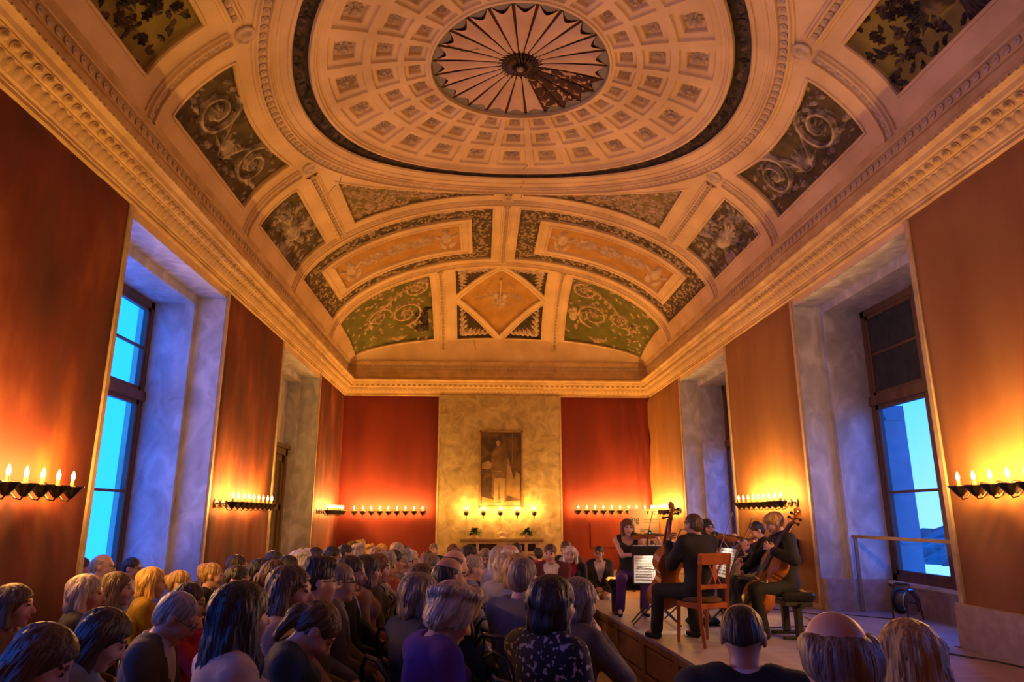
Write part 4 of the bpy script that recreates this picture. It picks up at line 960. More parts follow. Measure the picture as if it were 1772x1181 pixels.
# ================================================================== PEOPLE: smooth bodies grown from signed distance fields
def V3(*a): return np.array(a, float)
def rotx(a): c, s = math.cos(a), math.sin(a); return np.array([[1, 0, 0], [0, c, -s], [0, s, c]])
def roty(a): c, s = math.cos(a), math.sin(a); return np.array([[c, 0, s], [0, 1, 0], [-s, 0, c]])
def rotz(a): c, s = math.cos(a), math.sin(a); return np.array([[c, -s, 0], [s, c, 0], [0, 0, 1]])
def axis(lo, hi, h, fine=()):
    out = [lo]; 
    while out[-1] < hi:
        x = out[-1]; st_ = h
        for a, b_, g_ in fine:
            if a - .5 * h <= x < b_: st_ = min(st_, g_)
        out.append(x + st_)
    return np.array(out)
class Field:
    def __init__(s, xs, ys, zs): s.ax = (xs, ys, zs); s.D = np.full((len(xs), len(ys), len(zs)), .5, np.float32)
    def blk(s, lo, hi):
        sl = []
        for a, l, h in zip(s.ax, lo, hi):
            i, j = np.searchsorted(a, l), np.searchsorted(a, h)
            if j <= i: return None
            sl.append(slice(i, j))
        return tuple(sl)
    def pts(s, sl): return s.ax[0][sl[0]][:, None, None], s.ax[1][sl[1]][None, :, None], s.ax[2][sl[2]][None, None, :]
    def merge(s, sl, d, k):
        a = s.D[sl]
        if k > 0: h = np.maximum(k - np.abs(a - d), 0) / k; s.D[sl] = np.minimum(a, d) - h * h * k * .25
        else: s.D[sl] = np.minimum(a, d)
    def cap(s, a, b_, ra, rb=None, k=.03):
        a = np.asarray(a, float); b_ = np.asarray(b_, float); rb = ra if rb is None else rb; m = max(ra, rb) + .06
        sl = s.blk(np.minimum(a, b_) - m, np.maximum(a, b_) + m)
        if sl is None: return
        X, Y, Z = s.pts(sl); d = b_ - a; L2 = max(d @ d, 1e-9); px, py, pz = X - a[0], Y - a[1], Z - a[2]
        t = np.clip((px * d[0] + py * d[1] + pz * d[2]) / L2, 0, 1)
        s.merge(sl, np.sqrt((px - d[0] * t) ** 2 + (py - d[1] * t) ** 2 + (pz - d[2] * t) ** 2) - (ra + (rb - ra) * t), k)
    def ellv(s, c, r, Rm, pad):
        c = np.asarray(c, float); r = np.asarray(r, float); m = r.max() + pad; sl = s.blk(c - m, c + m)
        if sl is None: return None, None
        X, Y, Z = s.pts(sl); p = [X - c[0], Y - c[1], Z - c[2]]
        if Rm is not None: p = [Rm[0, i] * p[0] + Rm[1, i] * p[1] + Rm[2, i] * p[2] for i in range(3)]
        k0 = np.sqrt((p[0] / r[0]) ** 2 + (p[1] / r[1]) ** 2 + (p[2] / r[2]) ** 2); k1 = np.sqrt((p[0] / r[0] ** 2) ** 2 + (p[1] / r[1] ** 2) ** 2 + (p[2] / r[2] ** 2) ** 2)
        return sl, k0 * (k0 - 1) / np.maximum(k1, 1e-6)
    def ell(s, c, r, k=.03, Rm=None):
        sl, d = s.ellv(c, r, Rm, .06)
        if sl is not None: s.merge(sl, d, k)
    def cut(s, c, r, k=.008, Rm=None):
        sl, d = s.ellv(c, r, Rm, .05)
        if sl is None: return
        a = -s.D[sl]; h = np.maximum(k - np.abs(a - d), 0) / k; s.D[sl] = -(np.minimum(a, d) - h * h * k * .25)
    def mesh(s):
        xs, ys, zs = s.ax; D = s.D; D[0] = D[-1] = .5; D[:, 0] = D[:, -1] = .5; D[:, :, 0] = D[:, :, -1] = .5
        I = D < 0; c = np.zeros(tuple(n - 1 for n in D.shape), np.int8)
        for i in (0, 1):
            for j in (0, 1):
                for k in (0, 1): c += I[i:i + c.shape[0], j:j + c.shape[1], k:k + c.shape[2]]
        ci, cj, ck = np.nonzero((c > 0) & (c < 8)); idx = np.full(c.shape, -1, np.int32); idx[ci, cj, ck] = np.arange(len(ci))
        P = np.zeros((len(ci), 3)); N = np.zeros(len(ci)); cor = [(i, j, k) for i in (0, 1) for j in (0, 1) for k in (0, 1)]
        val = {q: D[ci + q[0], cj + q[1], ck + q[2]] for q in cor}; pos = {q: np.stack([xs[ci + q[0]], ys[cj + q[1]], zs[ck + q[2]]], 1) for q in cor}
        for q in cor:
            for a in range(3):
                if q[a]: continue
                r = tuple(1 if i == a else q[i] for i in range(3)); va, vb = val[q], val[r]; m = (va < 0) != (vb < 0); t = np.where(m, va / np.where(va == vb, 1, va - vb), 0)
                P += np.where(m[:, None], pos[q] + (pos[r] - pos[q]) * t[:, None], 0); N += m
        P /= N[:, None]; F = []
        for a in range(3):
            A = np.moveaxis(I, a, 0); m = A[:-1] != A[1:]; flip = A[:-1]; ix = np.moveaxis(idx, a, 0)
            i, j, k = np.nonzero(m[:, 1:-1, 1:-1]); j += 1; k += 1
            q = np.stack([ix[i, j - 1, k - 1], ix[i, j, k - 1], ix[i, j, k], ix[i, j - 1, k]], 1); fl = flip[i, j, k]
            if a == 1: fl = ~fl
            q[~fl] = q[~fl][:, ::-1]; F.append(q)
        return P, np.concatenate(F)

# ---------- hands
def hand_mesh(curl, spread=0.):
    F = Field(axis(-.085, .075, .0055), axis(-.06, .21, .0055), axis(-.11, .04, .0055))
    F.cap((0, -.05, 0), (0, .02, 0), .024, .026, .02); F.ell((0, .048, 0), (.040, .052, .017), .02)
    for i, (x, L_) in enumerate(((-.030, .072), (-.010, .082), (.011, .076), (.030, .058))):
        a = V3(x, .085 - .006 * abs(i - 1), 0); an = 0; sp = (i - 1.5) * (.06 + spread)
        for j, q in enumerate((.42, .32, .26)):
            an -= curl * (.55, 1.0, .7)[j]; b_ = a + L_ * q * V3(math.sin(sp), math.cos(an) * math.cos(sp), math.sin(an)); F.cap(a, b_, .0098 - .0008 * j, .0092 - .0008 * j, .006); a = b_
    a = V3(-.028, .018, -.006); b_ = V3(-.056, .050, -.016); c = V3(-.058, .082, -.026 - .02 * curl); F.cap(a, b_, .014, .0115, .012); F.cap(b_, c, .011, .0095, .006)
    return F.mesh()
HAND = {k: hand_mesh(c, s_) for k, c, s_ in (('rest', .35, 0), ('grip', 1.0, 0), ('play', .75, .08))}
def place_hand(kind, side, wrist, d, up):
    """side +1 = right hand; d finger direction, up = back of the hand"""
    P, F = HAND[kind]; P = P.copy()
    if side < 0: P[:, 0] *= -1; F = F[:, ::-1]
    y = d / np.linalg.norm(d); z = up - y * (up @ y); z /= np.linalg.norm(z); x = np.cross(y, z)
    return P @ np.stack([x, y, z]) + wrist, F
def ik(Sh, W, l1, l2, pole):
    d = W - Sh; L_ = np.linalg.norm(d); L_ = min(L_, (l1 + l2) * .995); u = d / np.linalg.norm(d); W = Sh + u * L_
    a = (l1 * l1 - l2 * l2 + L_ * L_) / (2 * L_); h = math.sqrt(max(l1 * l1 - a * a, 0)); p = pole - u * (pole @ u); p /= np.linalg.norm(p); return Sh + u * a + p * h, W

# ---------- pose -> meshes
HEAD_Z = 1.20
class Pose:
    def __init__(s, fem=False, lean=0., yaw=0., pitch=0., roll=0., hands=None, legs='sit', res=.022, fine=.0085, hk=('rest', 'rest'), hdir=None, hup=None, pole=None, feet=None, knees=None, bulk=1.0, hip=.54):
        s.__dict__.update(locals()); del s.__dict__['s']
        self = s; s.sw = .165 if fem else .188
        Rl = rotx(-lean); base = V3(0, 0, .54)
        s.T = lambda p: Rl @ (np.asarray(p, float) - base) + base
        s.HR = Rl @ rotz(yaw) @ rotx(-pitch) @ roty(roll); s.NK = s.T((0, -.012, 1.10)); s.HC = s.NK + s.HR @ V3(0, .035, .10)
        s.kn = knees or [V3(sd * .115, .43, .50) for sd in (-1, 1)]; s.an = feet or [V3(sd * .12, .42, .085) for sd in (-1, 1)]
        s.kn = [np.asarray(q, float) for q in s.kn]; s.an = [np.asarray(q, float) for q in s.an]
        hands = hands or [(-.07, .27, .64), (.07, .25, .65)]; s.sh = [s.T((sd * s.sw, -.025, 1.02)) for sd in (-1, 1)]; s.el = []; s.wr = []
        for i, sd in enumerate((-1, 1)):
            e_, w_ = ik(s.sh[i], np.asarray(hands[i], float), .285, .255, np.asarray(pole[i] if pole else (sd * .6, -.5, -.6), float)); s.el.append(e_); s.wr.append(w_)
        f = fine; h = s.HC; s.axes = (axis(-.36, .36, res, [(h[0] - .10, h[0] + .10, f)]), axis(-.22, .66, res, [(h[1] - .13, h[1] + .15, f)]), axis(0, 1.36, res, [(h[2] - .15, h[2] + .13, f)]))
        allp = np.array(s.wr + s.el + [h]); 
        s.axes = (axis(min(-.36, allp[:, 0].min() - .1), max(.36, allp[:, 0].max() + .1), res, [(h[0] - .10, h[0] + .10, f)]), axis(min(-.22, allp[:, 1].min() - .1), max(.68, allp[:, 1].max() + .1), res, [(h[1] - .13, h[1] + .15, f)]), axis(-.02, max(1.37, allp[:, 2].max() + .1), res, [(h[2] - .15, h[2] + .13, f)]))
        s.caxes = tuple(axis(a[0], a[-1], max(.017, res * .85)) for a in s.axes)
    def head(s, F):
        H = lambda *p: s.HC + s.HR @ V3(*p); M = s.HR; q = .93 if s.fem else 1.
        F.ell(H(0, -.014, .030), (.074, .092, .086), .02, M); F.ell(H(0, .028, -.030), (.056 * q, .062, .080), .03, M); F.ell(H(0, .066, -.096), (.022 * q, .018, .016), .03, M)
        for sd in (-1, 1):
            F.ell(H(sd * .036, .056, -.028), (.024, .026, .026), .02, M); F.ell(H(sd * .076, -.008, -.006), (.010, .022, .031), .008, M)
        F.cap(H(-.042, .076, .030), H(.042, .076, .030), .010, .010, .016)
        for sd in (-1, 1): F.cut(H(sd * .031, .104, .010), (.017, .020, .013), .012, M); F.ell(H(sd * .031, .079, .010), (.0135, .012, .010), .002, M)
        F.cap(H(0, .084, .014), H(0, .110, -.028), .0075, .0125, .012); F.ell(H(0, .098, -.032), (.018, .012, .009), .008, M)
        F.ell(H(0, .087, -.056), (.021, .011, .0065), .004, M); F.ell(H(0, .086, -.066), (.018, .011, .0065), .004, M)
        F.cap(s.T((0, -.03, 1.02)), H(0, -.022, -.05), .056 * q, .050 * q, .03)
    def torso(s, F, g_, arms=True):
        T = s.T; b_ = s.bulk; fe = s.fem
        F.ell(T((0, .0, .55)), ((.165 if not fe else .172) * b_ + g_, .125 * b_ + g_, .11 + g_), .05); F.ell(T((0, -.01, .74)), ((.145 if not fe else .125) * b_ + g_, .105 * b_ + g_, .17 + g_), .08)
        F.ell(T((0, -.018, .92)), ((.172 if not fe else .148) * b_ + g_, .115 + g_, .15 + g_), .08); F.cap(s.sh[0] + V3(.02, 0, -.005), s.sh[1] - V3(.02, 0, .005), .062 + g_, .062 + g_, .06)
        F.cap(T((-.09, -.03, 1.055)), T((.09, -.03, 1.055)), .042 + g_, .042 + g_, .05)
        if fe:
            for sd in (-1, 1): F.ell(T((sd * .068, .085, .93)), (.058 + g_, .05 + g_, .056 + g_), .04)
    def arms(s, F, g_, upto=1.):
        for i in (0, 1):
            F.cap(s.sh[i], s.el[i], .052 + g_, .043 + g_, .03)
            if upto > 0: w = s.el[i] + (s.wr[i] - s.el[i]) * upto; F.cap(s.el[i], w, .043 + g_, .043 + g_ - .014 * upto, .02)
    def legs_(s, F, g_, flare=0.):
        for i, sd in enumerate((-1, 1)):
            F.cap((sd * .09, .02, s.hip - .03), s.kn[i], .088 + g_, .062 + g_, .04); F.cap(s.kn[i], s.an[i] + V3(0, 0, .02), .058 + g_, .038 + g_ + flare, .03)
    def body(s):
        F = Field(*s.axes); s.torso(F, -.012); s.arms(F, -.008); s.legs_(F, -.010)
        for i, sd in enumerate((-1, 1)): F.cap(s.an[i], s.an[i] + V3(sd * .02, .15, -.045), .034, .026, .03)
        s.head(F); P, Q = F.mesh(); Q = [tuple(q) for q in Q.tolist()]
        hl = (P - s.HC) @ s.HR; cen = hl[np.array(Q)].mean(1); fm = np.zeros(len(Q), int); x, y, z = cen.T
        fm[(np.abs(x) < .024) & (y > .07) & (np.abs(z + .061) < .0115)] = 1
        fm[((np.abs(x) - .031) / .013) ** 2 + ((z - .010) / .0075) ** 2 < 1] = 2; fm[(fm == 2) & (y < .06)] = 0
        fm[(np.abs(np.abs(x) - .034) < .02) & (np.abs(z - .034) < .0055) & (y > .055)] = 3
        for i, sd in enumerate((-1, 1)):
            d = s.wr[i] - s.el[i]; d = d / np.linalg.norm(d); dd = d if s.hdir is None or s.hdir[i] is None else np.asarray(s.hdir[i], float); up = V3(sd * .5, .0, 1) if s.hup is None or s.hup[i] is None else np.asarray(s.hup[i], float)
            hp, hf = place_hand(s.hk[i], sd, s.wr[i], dd, up); n = len(P); P = np.concatenate([P, hp]); Q += [tuple(a + n for a in q) for q in hf.tolist()]; fm = np.concatenate([fm, np.zeros(len(hf), int)])
        return P, Q, fm
    def top(s, kind):
        F = Field(*s.caxes); g_ = {'jacket': .016, 'coat': .020}.get(kind, .007)
        s.torso(F, g_)
        if kind == 'tank': pass
        elif kind == 'short': s.arms(F, g_, 0)
        else: s.arms(F, g_ + .004, .93)
        Rl = s.T
        if kind == 'tank':
            F.cut(s.T((0, .07, 1.08)), (.105, .12, .14), .01); F.cut(s.T((0, -.06, 1.12)), (.10, .10, .09), .01)
            for sd in (-1, 1): F.cut(s.T((sd * .245, -.02, 1.0)), (.10, .16, .17), .01)
        elif kind in ('jacket', 'coat'):
            X, Y, Z = np.meshgrid(*s.caxes, indexing='ij'); B = np.linalg.inv(np.stack([s.T(e_) - s.T((0, 0, 0)) for e_ in np.eye(3)], 1)); o_ = s.T((0, 0, 0)); q = np.stack([X - o_[0], Y - o_[1], Z - o_[2]], -1) @ B.T
            w = np.clip((q[..., 2] - .70) * .30, 0, .105) - .004; F.D = np.maximum(F.D, -np.maximum(np.maximum(.03 - q[..., 1], np.abs(q[..., 0]) - w), .70 - q[..., 2])).astype(np.float32)
            F.cut(s.T((0, -.005, 1.13)), (.072, .08, .065), .01)
        else: F.cut(s.T((0, .012, 1.13)), (.070, .085, .075), .01)
        return F.mesh()
    def shirt(s):
        F = Field(*s.caxes); s.torso(F, .006); F.cut(s.T((0, .0, 1.14)), (.062, .07, .06), .008); return F.mesh()
    def bottom(s, kind):
        F = Field(*s.caxes)
        if kind == 'skirt':
            F.ell((0, .01, s.hip), (.185, .15, .12), .04)
            for i, sd in enumerate((-1, 1)): F.cap((sd * .08, .03, s.hip - .03), s.kn[i], .105, .085, .12); F.cap(s.kn[i], s.kn[i] + (s.an[i] - s.kn[i]) * .72, .082, .10, .12)
            F.cap(s.kn[0], s.kn[1], .07, .07, .10); F.cap(s.kn[0] + (s.an[0] - s.kn[0]) * .7, s.kn[1] + (s.an[1] - s.kn[1]) * .7, .08, .08, .1)
        else:
            F.ell((0, .0, s.hip), (.180, .138, .11), .04); s.legs_(F, .010, .018)
        return F.mesh()
    def shoe(s, i, heel=0):
        a = np.array([s.an[i]]); h = .011
        F = Field(axis(a[:, 0].min() - .1, a[:, 0].max() + .1, h), axis(a[:, 1].min() - .12, a[:, 1].max() + .27, h), axis(-.02, .22, h))
        for sd in ((-1, 1)[i],):
            q = s.an[i]; F.cap(q + V3(0, -.03, -.045 + heel), q + V3(sd * .02, .15, -.058), .036, .030, .03); F.ell(q + V3(sd * .012, .05, -.062), (.036, .11, .02), .02)
            if heel: F.cap(q + V3(0, -.045, -.03), V3(q[0], q[1] - .05, .012), .013, .009, .01)
            F.cut(q + V3(0, -.0, .012 + heel), (.032, .045, .04), .008)
        return F.mesh()

# ---------- hair in head space
def hair_mesh(kind):
    big = kind in ('long', 'longback', 'straight'); h = .0068
    F = Field(axis(-.16, .16, h), axis(-.20, .15, h), axis(-.42 if big else -.17, .17, h))
    face = True
    if kind in ('short', 'crop', 'grey_short'):
        F.ell((0, -.018, .040), (.081, .099, .086), .01); F.ell((0, -.06, -.005), (.068, .055, .075), .03)
    elif kind == 'quiff':
        F.ell((0, -.018, .042), (.081, .099, .088), .01); F.ell((0, -.055, -.0), (.068, .055, .07), .03); F.ell((0, .045, .105), (.058, .05, .034), .03); F.ell((0, -.02, .118), (.06, .07, .03), .03)
    elif kind == 'fringe':
        F.ell((0, -.021, .016), (.084, .103, .080), .01); F.ell((0, -.065, -.02), (.076, .052, .06), .03)
        for sd in (-1, 1): F.ell((sd * .074, -.03, .02), (.018, .052, .045), .03)
    elif kind == 'thin':
        F.ell((0, -.017, .030), (.0775, .0955, .086), .01); F.ell((0, -.06, -.005), (.066, .052, .065), .03)
    elif kind == 'bald':
        F.ell((0, -.020, .020), (.080, .098, .080), .01); F.ell((0, -.06, -.01), (.068, .05, .06), .03)
    elif kind == 'bob':
        F.ell((0, -.020, .036), (.092, .110, .096), .01)
        for sd in (-1, 1): F.cap((sd * .070, -.03, .03), (sd * .078, .0, -.105), .038, .030, .03)
        F.cap((-.05, -.075, .0), (.05, -.075, .0), .04, .04, .03); F.ell((0, -.07, -.07), (.085, .05, .065), .03)
    elif kind == 'wavy':
        F.ell((0, -.022, .048), (.100, .118, .100), .01); F.ell((0, .03, .098), (.075, .06, .045), .03); F.ell((0, -.065, -.03), (.088, .062, .07), .03)
        for sd in (-1, 1): F.ell((sd * .075, -.01, .0), (.035, .055, .055), .03)
        for j in range(26):
            a = j * 2.4; z = -.05 + .2 * ((j * .618) % 1); r = math.sqrt(max(0, 1 - ((z - .04) / .125) ** 2)); F.ell((.096 * r * math.sin(a), -.02 + .115 * r * math.cos(a), z), (.028, .028, .024), .012)
    elif kind in ('long', 'longback', 'straight'):
        F.ell((0, -.020, .036), (.091, .110, .095), .01)
        for sd in (-1, 1): F.cap((sd * .070, -.03, .03), (sd * .085, .0, -.16), .038, .040, .03); F.cap((sd * .085, .0, -.16), (sd * .088, .01, -.30), .042, .026, .03)
        F.ell((0, -.075, -.12), (.105, .055, .17), .04); F.ell((0, -.08, -.26), (.112, .05, .12), .04)
    elif kind in ('bun', 'updo', 'tied'):
        F.ell((0, -.018, .038), (.083, .100, .088), .01); F.ell((0, -.06, .0), (.070, .052, .068), .03)
        if kind == 'bun': F.ell((0, -.118, .030), (.046, .042, .044), .012)
        if kind == 'updo': F.ell((0, -.10, .060), (.062, .05, .055), .02); F.ell((0, -.105, .01), (.05, .04, .045), .02)
        if kind == 'tied': F.ell((0, -.115, -.02), (.04, .045, .05), .015); F.cap((0, -.12, -.04), (0, -.10, -.15), .035, .018, .02)
    elif kind == 'bowl':
        F.ell((0, -.012, .044), (.088, .108, .090), .01); F.ell((0, .045, .062), (.078, .055, .04), .02); F.ell((0, -.06, .0), (.07, .05, .06), .03)
    X, Y, Z = np.meshgrid(*F.ax, indexing='ij')
    an_ = np.arctan2(X, Y + .035); cr_ = np.clip((.150 - Z) / .06, 0, 1) * (.0 if kind in ('bald', 'thin') else .35 if kind in ('crop', 'fringe') else 1.)
    F.D = (F.D + cr_ * (.0026 * np.sin(an_ * 38 + 2.5 * np.sin(Z * 22)) + .0018 * np.sin(an_ * 67 + 40 * Z) + .0025 * np.sin(an_ * 9 + Z * 31))).astype(np.float32)
    hl = {'short': .030, 'crop': .024, 'grey_short': .028, 'quiff': .045, 'bald': -.005, 'fringe': -.01, 'thin': -.004, 'bob': .034, 'long': .028, 'straight': .030, 'wavy': .045, 'bowl': .066}.get(kind, .036)
    n = .80 * Y - .60 * Z - hl
    if kind in ('bob', 'long', 'longback', 'straight', 'wavy'): n = np.minimum(n, np.maximum(-(np.abs(X) - .066), -Y - .2) + 0 * Y); n = np.minimum(n, Y - .005)
    F.D = np.maximum(F.D, n).astype(np.float32)
    if kind == 'thin': F.D = np.maximum(F.D, -.030 - Z + .3 * np.abs(X)).astype(np.float32); F.cut((0, .045, .105), (.066, .085, .062), .012)
    if kind == 'fringe': F.cut((0, .005, .118), (.078, .110, .068), .03)
    if kind == 'bald': F.D = np.maximum(F.D, Z - .078).astype(np.float32); F.cut((0, .01, .11), (.060, .10, .075), .01)
    if kind in ('short', 'crop', 'grey_short', 'quiff', 'bald', 'thin', 'fringe', 'bun', 'updo', 'tied', 'bowl'):
        for sd in (-1, 1): F.cut((sd * .085, .004, -.018), (.03, .028, .040), .008)
        F.D = np.maximum(F.D, (-.075 if kind != 'tied' else -.2) - Z).astype(np.float32)
    else: F.D = np.maximum(F.D, (-.40 if big else -.125) - Z).astype(np.float32)
    return F.mesh()
HAIR = {}
def hair_get(kind):
    if kind not in HAIR: P, Q = hair_mesh(kind); HAIR[kind] = mesh('hair_' + kind, P, Q, [MT['black']], smooth=True)
    return HAIR[kind]
def glasses_me():
    b = MB()
    for sd in (-1, 1):
        b.tube([(sd * .033 + .025 * math.cos(t), .106 - .004 * abs(math.cos(t)), .006 + .019 * math.sin(t)) for t in np.linspace(0, 2 * PI, 17)], .0022, 5, False); b.tube([(sd * .058, .103, .010), (sd * .074, .07, .012), (sd * .080, -.005, .010)], .0022, 5)
    b.tube([(-.009, .108, .010), (.009, .108, .010)], .0022, 5); return b.me('glasses', MT['matt_black'])
GLASSES = glasses_me()
def collar_me():
    v = []; f = []; n = 20
    for j, (r, z, dy) in enumerate(((.066, -.012, .0), (.060, .030, .0), (.064, .032, .0), (.078, -.004, .004))):
        for i in range(n): t = .34 + (2 * PI - .68) * i / (n - 1); v.append((r * math.sin(t), -.012 + dy + r * 1.05 * math.cos(t), z - .018 * max(0, math.cos(t))))
    for j in range(3):
        for i in range(n - 1): a = j * n + i; f.append((a, a + 1, a + n + 1, a + n))
    return mesh('collar', v, f, [MT['paper']], smooth=True)
COLLAR = collar_me()

# ---------- colours
CM = {}
def cloth(c, kind='cloth'):
    k = (tuple(c), kind)
    if k not in CM:
        d = tuple(x * .72 for x in c)
        if kind == 'hair': CM[k] = mat('hair', tuple(x * .68 for x in c), tuple(min(1, x * 1.5 + .004) for x in c), 60, .5, .8, None, (1, 1, .08), detail=3, lo=.36, hi=.64)
        elif kind == 'skin': CM[k] = mat('skin', c, tuple(x * .9 for x in c), 12, .5)
        elif kind == 'stripe': CM[k] = mat('striped_cloth', c, (.5, .48, .45), 1, .85, wave=(16, 0), lo=.45, hi=.55)
        elif kind == 'floral': CM[k] = mat('floral_cloth', c, (.42, .33, .33), 42, .85, lo=.58, hi=.61, detail=1.5)
        elif kind == 'check': CM[k] = mat('checked_cloth', c, (.25, .3, .45), 22, .85, lo=.5, hi=.53, detail=0)
        else: CM[k] = mat('cloth', d, c, 9, .85, .25, 60)
    return CM[k]
SKINS = [(.56, .30, .20), (.50, .26, .17), (.60, .34, .24), (.42, .22, .14)]
LIP = mat('lips', (.42, .12, .10)); EYE = mat('eye', (.05, .035, .03), rough=.2)
HC_ = dict(black=(.012, .010, .010), dark=(.028, .016, .010), brown=(.075, .036, .016), auburn=(.12, .045, .018), blond=(.36, .21, .075), gold=(.50, .28, .06), grey=(.26, .23, .20), white=(.55, .50, .44), greybrown=(.17, .12, .085), greyblond=(.36, .28, .20))
MCACHE = {}
def cached(key, fn, mats):
    if key not in MCACHE:
        r = fn(); P, Q = r[0], r[1]; MCACHE[key] = mesh(key[0] if isinstance(key, tuple) else key, P, Q, mats, r[2] if len(r) > 2 else None, True)
    return MCACHE[key]
def slotmat(o, ms):
    for i, m in enumerate(ms): o.material_slots[i].link = 'OBJECT'; o.material_slots[i].material = m
    return o
POSES = {}
def person(pose_key, loc, rz, scale=1., skin=0, hair='short', hairc='brown', top='shirt', topc=(.2, .2, .2), shirtc=(.75, .72, .68), bottom='trousers', botc=(.02, .02, .025), shoec=(.012, .012, .012), glasses=False, collar=False, tie=None, label='', group=None, tkind='cloth', shoes=True, heel=0):
    p = POSES[pose_key]; t = empty('person', loc, rz); t.scale = (scale,) * 3; tag(t, label, 'person', group)
    o = slotmat(put('body', cached(('body', pose_key), p.body, [MT['paper'], LIP, EYE, MT['black']]), t), [cloth(SKINS[skin], 'skin'), LIP, EYE, cloth(HC_[hairc] if hairc not in ('white', 'blond', 'gold') else HC_['greybrown'], 'hair')])
    slotmat(put({'jacket': 'jacket', 'coat': 'coat', 'tank': 'sleeveless_top'}.get(top, 'top'), cached(('top', pose_key, top), lambda: p.top(top), [MT['paper']]), t), [cloth(topc, tkind)])
    if top in ('jacket', 'coat'): slotmat(put('shirt', cached(('shirt', pose_key), p.shirt, [MT['paper']]), t), [cloth(shirtc)]); collar = True
    if bottom == 'trousers': slotmat(put('trousers', cached(('trousers', pose_key), lambda: p.bottom('trousers'), [MT['paper']]), t), [cloth(botc)])
    else: slotmat(put('skirt', cached(('skirt', pose_key), lambda: p.bottom('skirt'), [MT['paper']]), t), [cloth(botc)])
    if shoes:
        for i in (0, 1): slotmat(put('shoe', cached(('shoe', pose_key, heel, i), lambda: p.shoe(i, heel), [MT['paper']]), t), [cloth(shoec)])
    HM = Matrix.Translation(Vector(p.HC)) @ Matrix(p.HR.tolist()).to_4x4()
    def att(name, me_, m=None, M=HM):
        q = bpy.data.objects.new(name, me_); q.matrix_world = M; COL.objects.link(q); q.parent = t
        if m: slotmat(q, [m])
        return q
    if hair: att('hair', hair_get(hair), cloth(HC_[hairc], 'hair'))
    if glasses: att('glasses', GLASSES)
    if collar: att('collar', COLLAR, cloth(shirtc), Matrix.Translation(Vector(p.T((0, .0, 1.075)))) @ Matrix.Rotation(-p.lean, 4, 'X'))
    if tie:
        P = [p.T((x, y, z)) for x, y, z in ((-.018, .092, 1.05), (.018, .092, 1.05), (.024, .128, .95), (.03, .135, .80), (0, .133, .75), (-.03, .135, .80), (-.024, .128, .95))]
        put('tie', mesh('tie', [q for q in P] + [q + V3(0, -.012, 0) for q in P], [tuple(range(7)), tuple(range(13, 6, -1))] + [(i, i + 7, (i + 1) % 7 + 7, (i + 1) % 7) for i in range(7)], [cloth(tie)]), t)
    return t
# ================================================================== CHAIRS, BENCHES, STANDS, PIANO, INSTRUMENTS
def wooden_chair(loc, rz, label):
    t = empty('wooden_chair', loc, rz); tag(t, label, 'chair'); m = MT['chair_wood']
    for sd in (-1, 1):
        b = MB(); b.tube([(sd * .20, .20, 0), (sd * .195, .19, .22), (sd * .19, .185, .42)], [.022, .026, .030], 4); b.obj('leg', m, t)
        b = MB(); b.tube([(sd * .205, -.25, 0), (sd * .195, -.20, .22), (sd * .19, -.185, .45), (sd * .195, -.21, .70), (sd * .20, -.26, .95)], [.022, .027, .030, .028, .026], 4); b.obj('back_leg', m, t)
        MB().bbox(sd * .19 - .018, sd * .19 + .018, -.18, .19, .38, .44, .006).obj('side_rail', m, t)
    for y_ in (-.185, .185): MB().bbox(-.19, .19, y_ - .016, y_ + .016, .38, .44, .006).obj('seat_rail', m, t)
    MB().lathe([(0, .0), (.17, .0), (.215, .015), (.215, .04), (.17, .06), (0, .065)], 20, (0, 0, .435), 1, .97).obj('cushion', MT['cloth_dark'], t, smooth=True)
    b = MB(); b.T = Matrix.Translation((0, -.252, .905)) @ Matrix.Rotation(R(10), 4, 'X'); b.bbox(-.225, .225, -.016, .016, -.06, .06, .008); b.obj('top_rail', m, t)
    MB().bbox(-.185, .185, -.215, -.19, .585, .635, .006).obj('mid_rail', m, t)
    for sd in (-1, 1): MB().tube([(sd * .09, -.21, .635), (sd * .045, -.222, .70), (sd * .03, -.23, .745), (sd * .05, -.238, .79), (sd * .085, -.245, .85)], .012, 5).obj('splat_curve', m, t)
    MB().prism([(0, .64), (.038, .745), (.012, .84), (-.012, .84), (-.038, .745)], -.24, -.222, 'y').obj('splat', m, t)
    return t
def piano_bench(loc, rz, label, h=.50):
    t = empty('piano_bench', loc, rz); tag(t, label, 'bench')
    MB().bbox(-.30, .30, -.18, .18, h - .10, h, .03).obj('padded_seat', MT['black'], t); MB().bbox(-.27, .27, -.15, .15, h - .15, h - .10, .008).obj('frame', MT['matt_black'], t)
    for sd in (-1, 1):
        c = MB().bbox(sd * .20 - .045, sd * .20 + .045, -.035, .035, .03, h - .15, .01).obj('leg', MT['matt_black'], t); MB().bbox(sd * .20 - .03, sd * .20 + .03, -.18, .18, 0, .035, .012).obj('foot', MT['matt_black'], t)
        MB().tube([(sd * .27, 0, h - .125), (sd * .36, 0, h - .14)], [.018, .026], 8).obj('height_knob', MT['matt_black'], t)
    return t
AC = {}
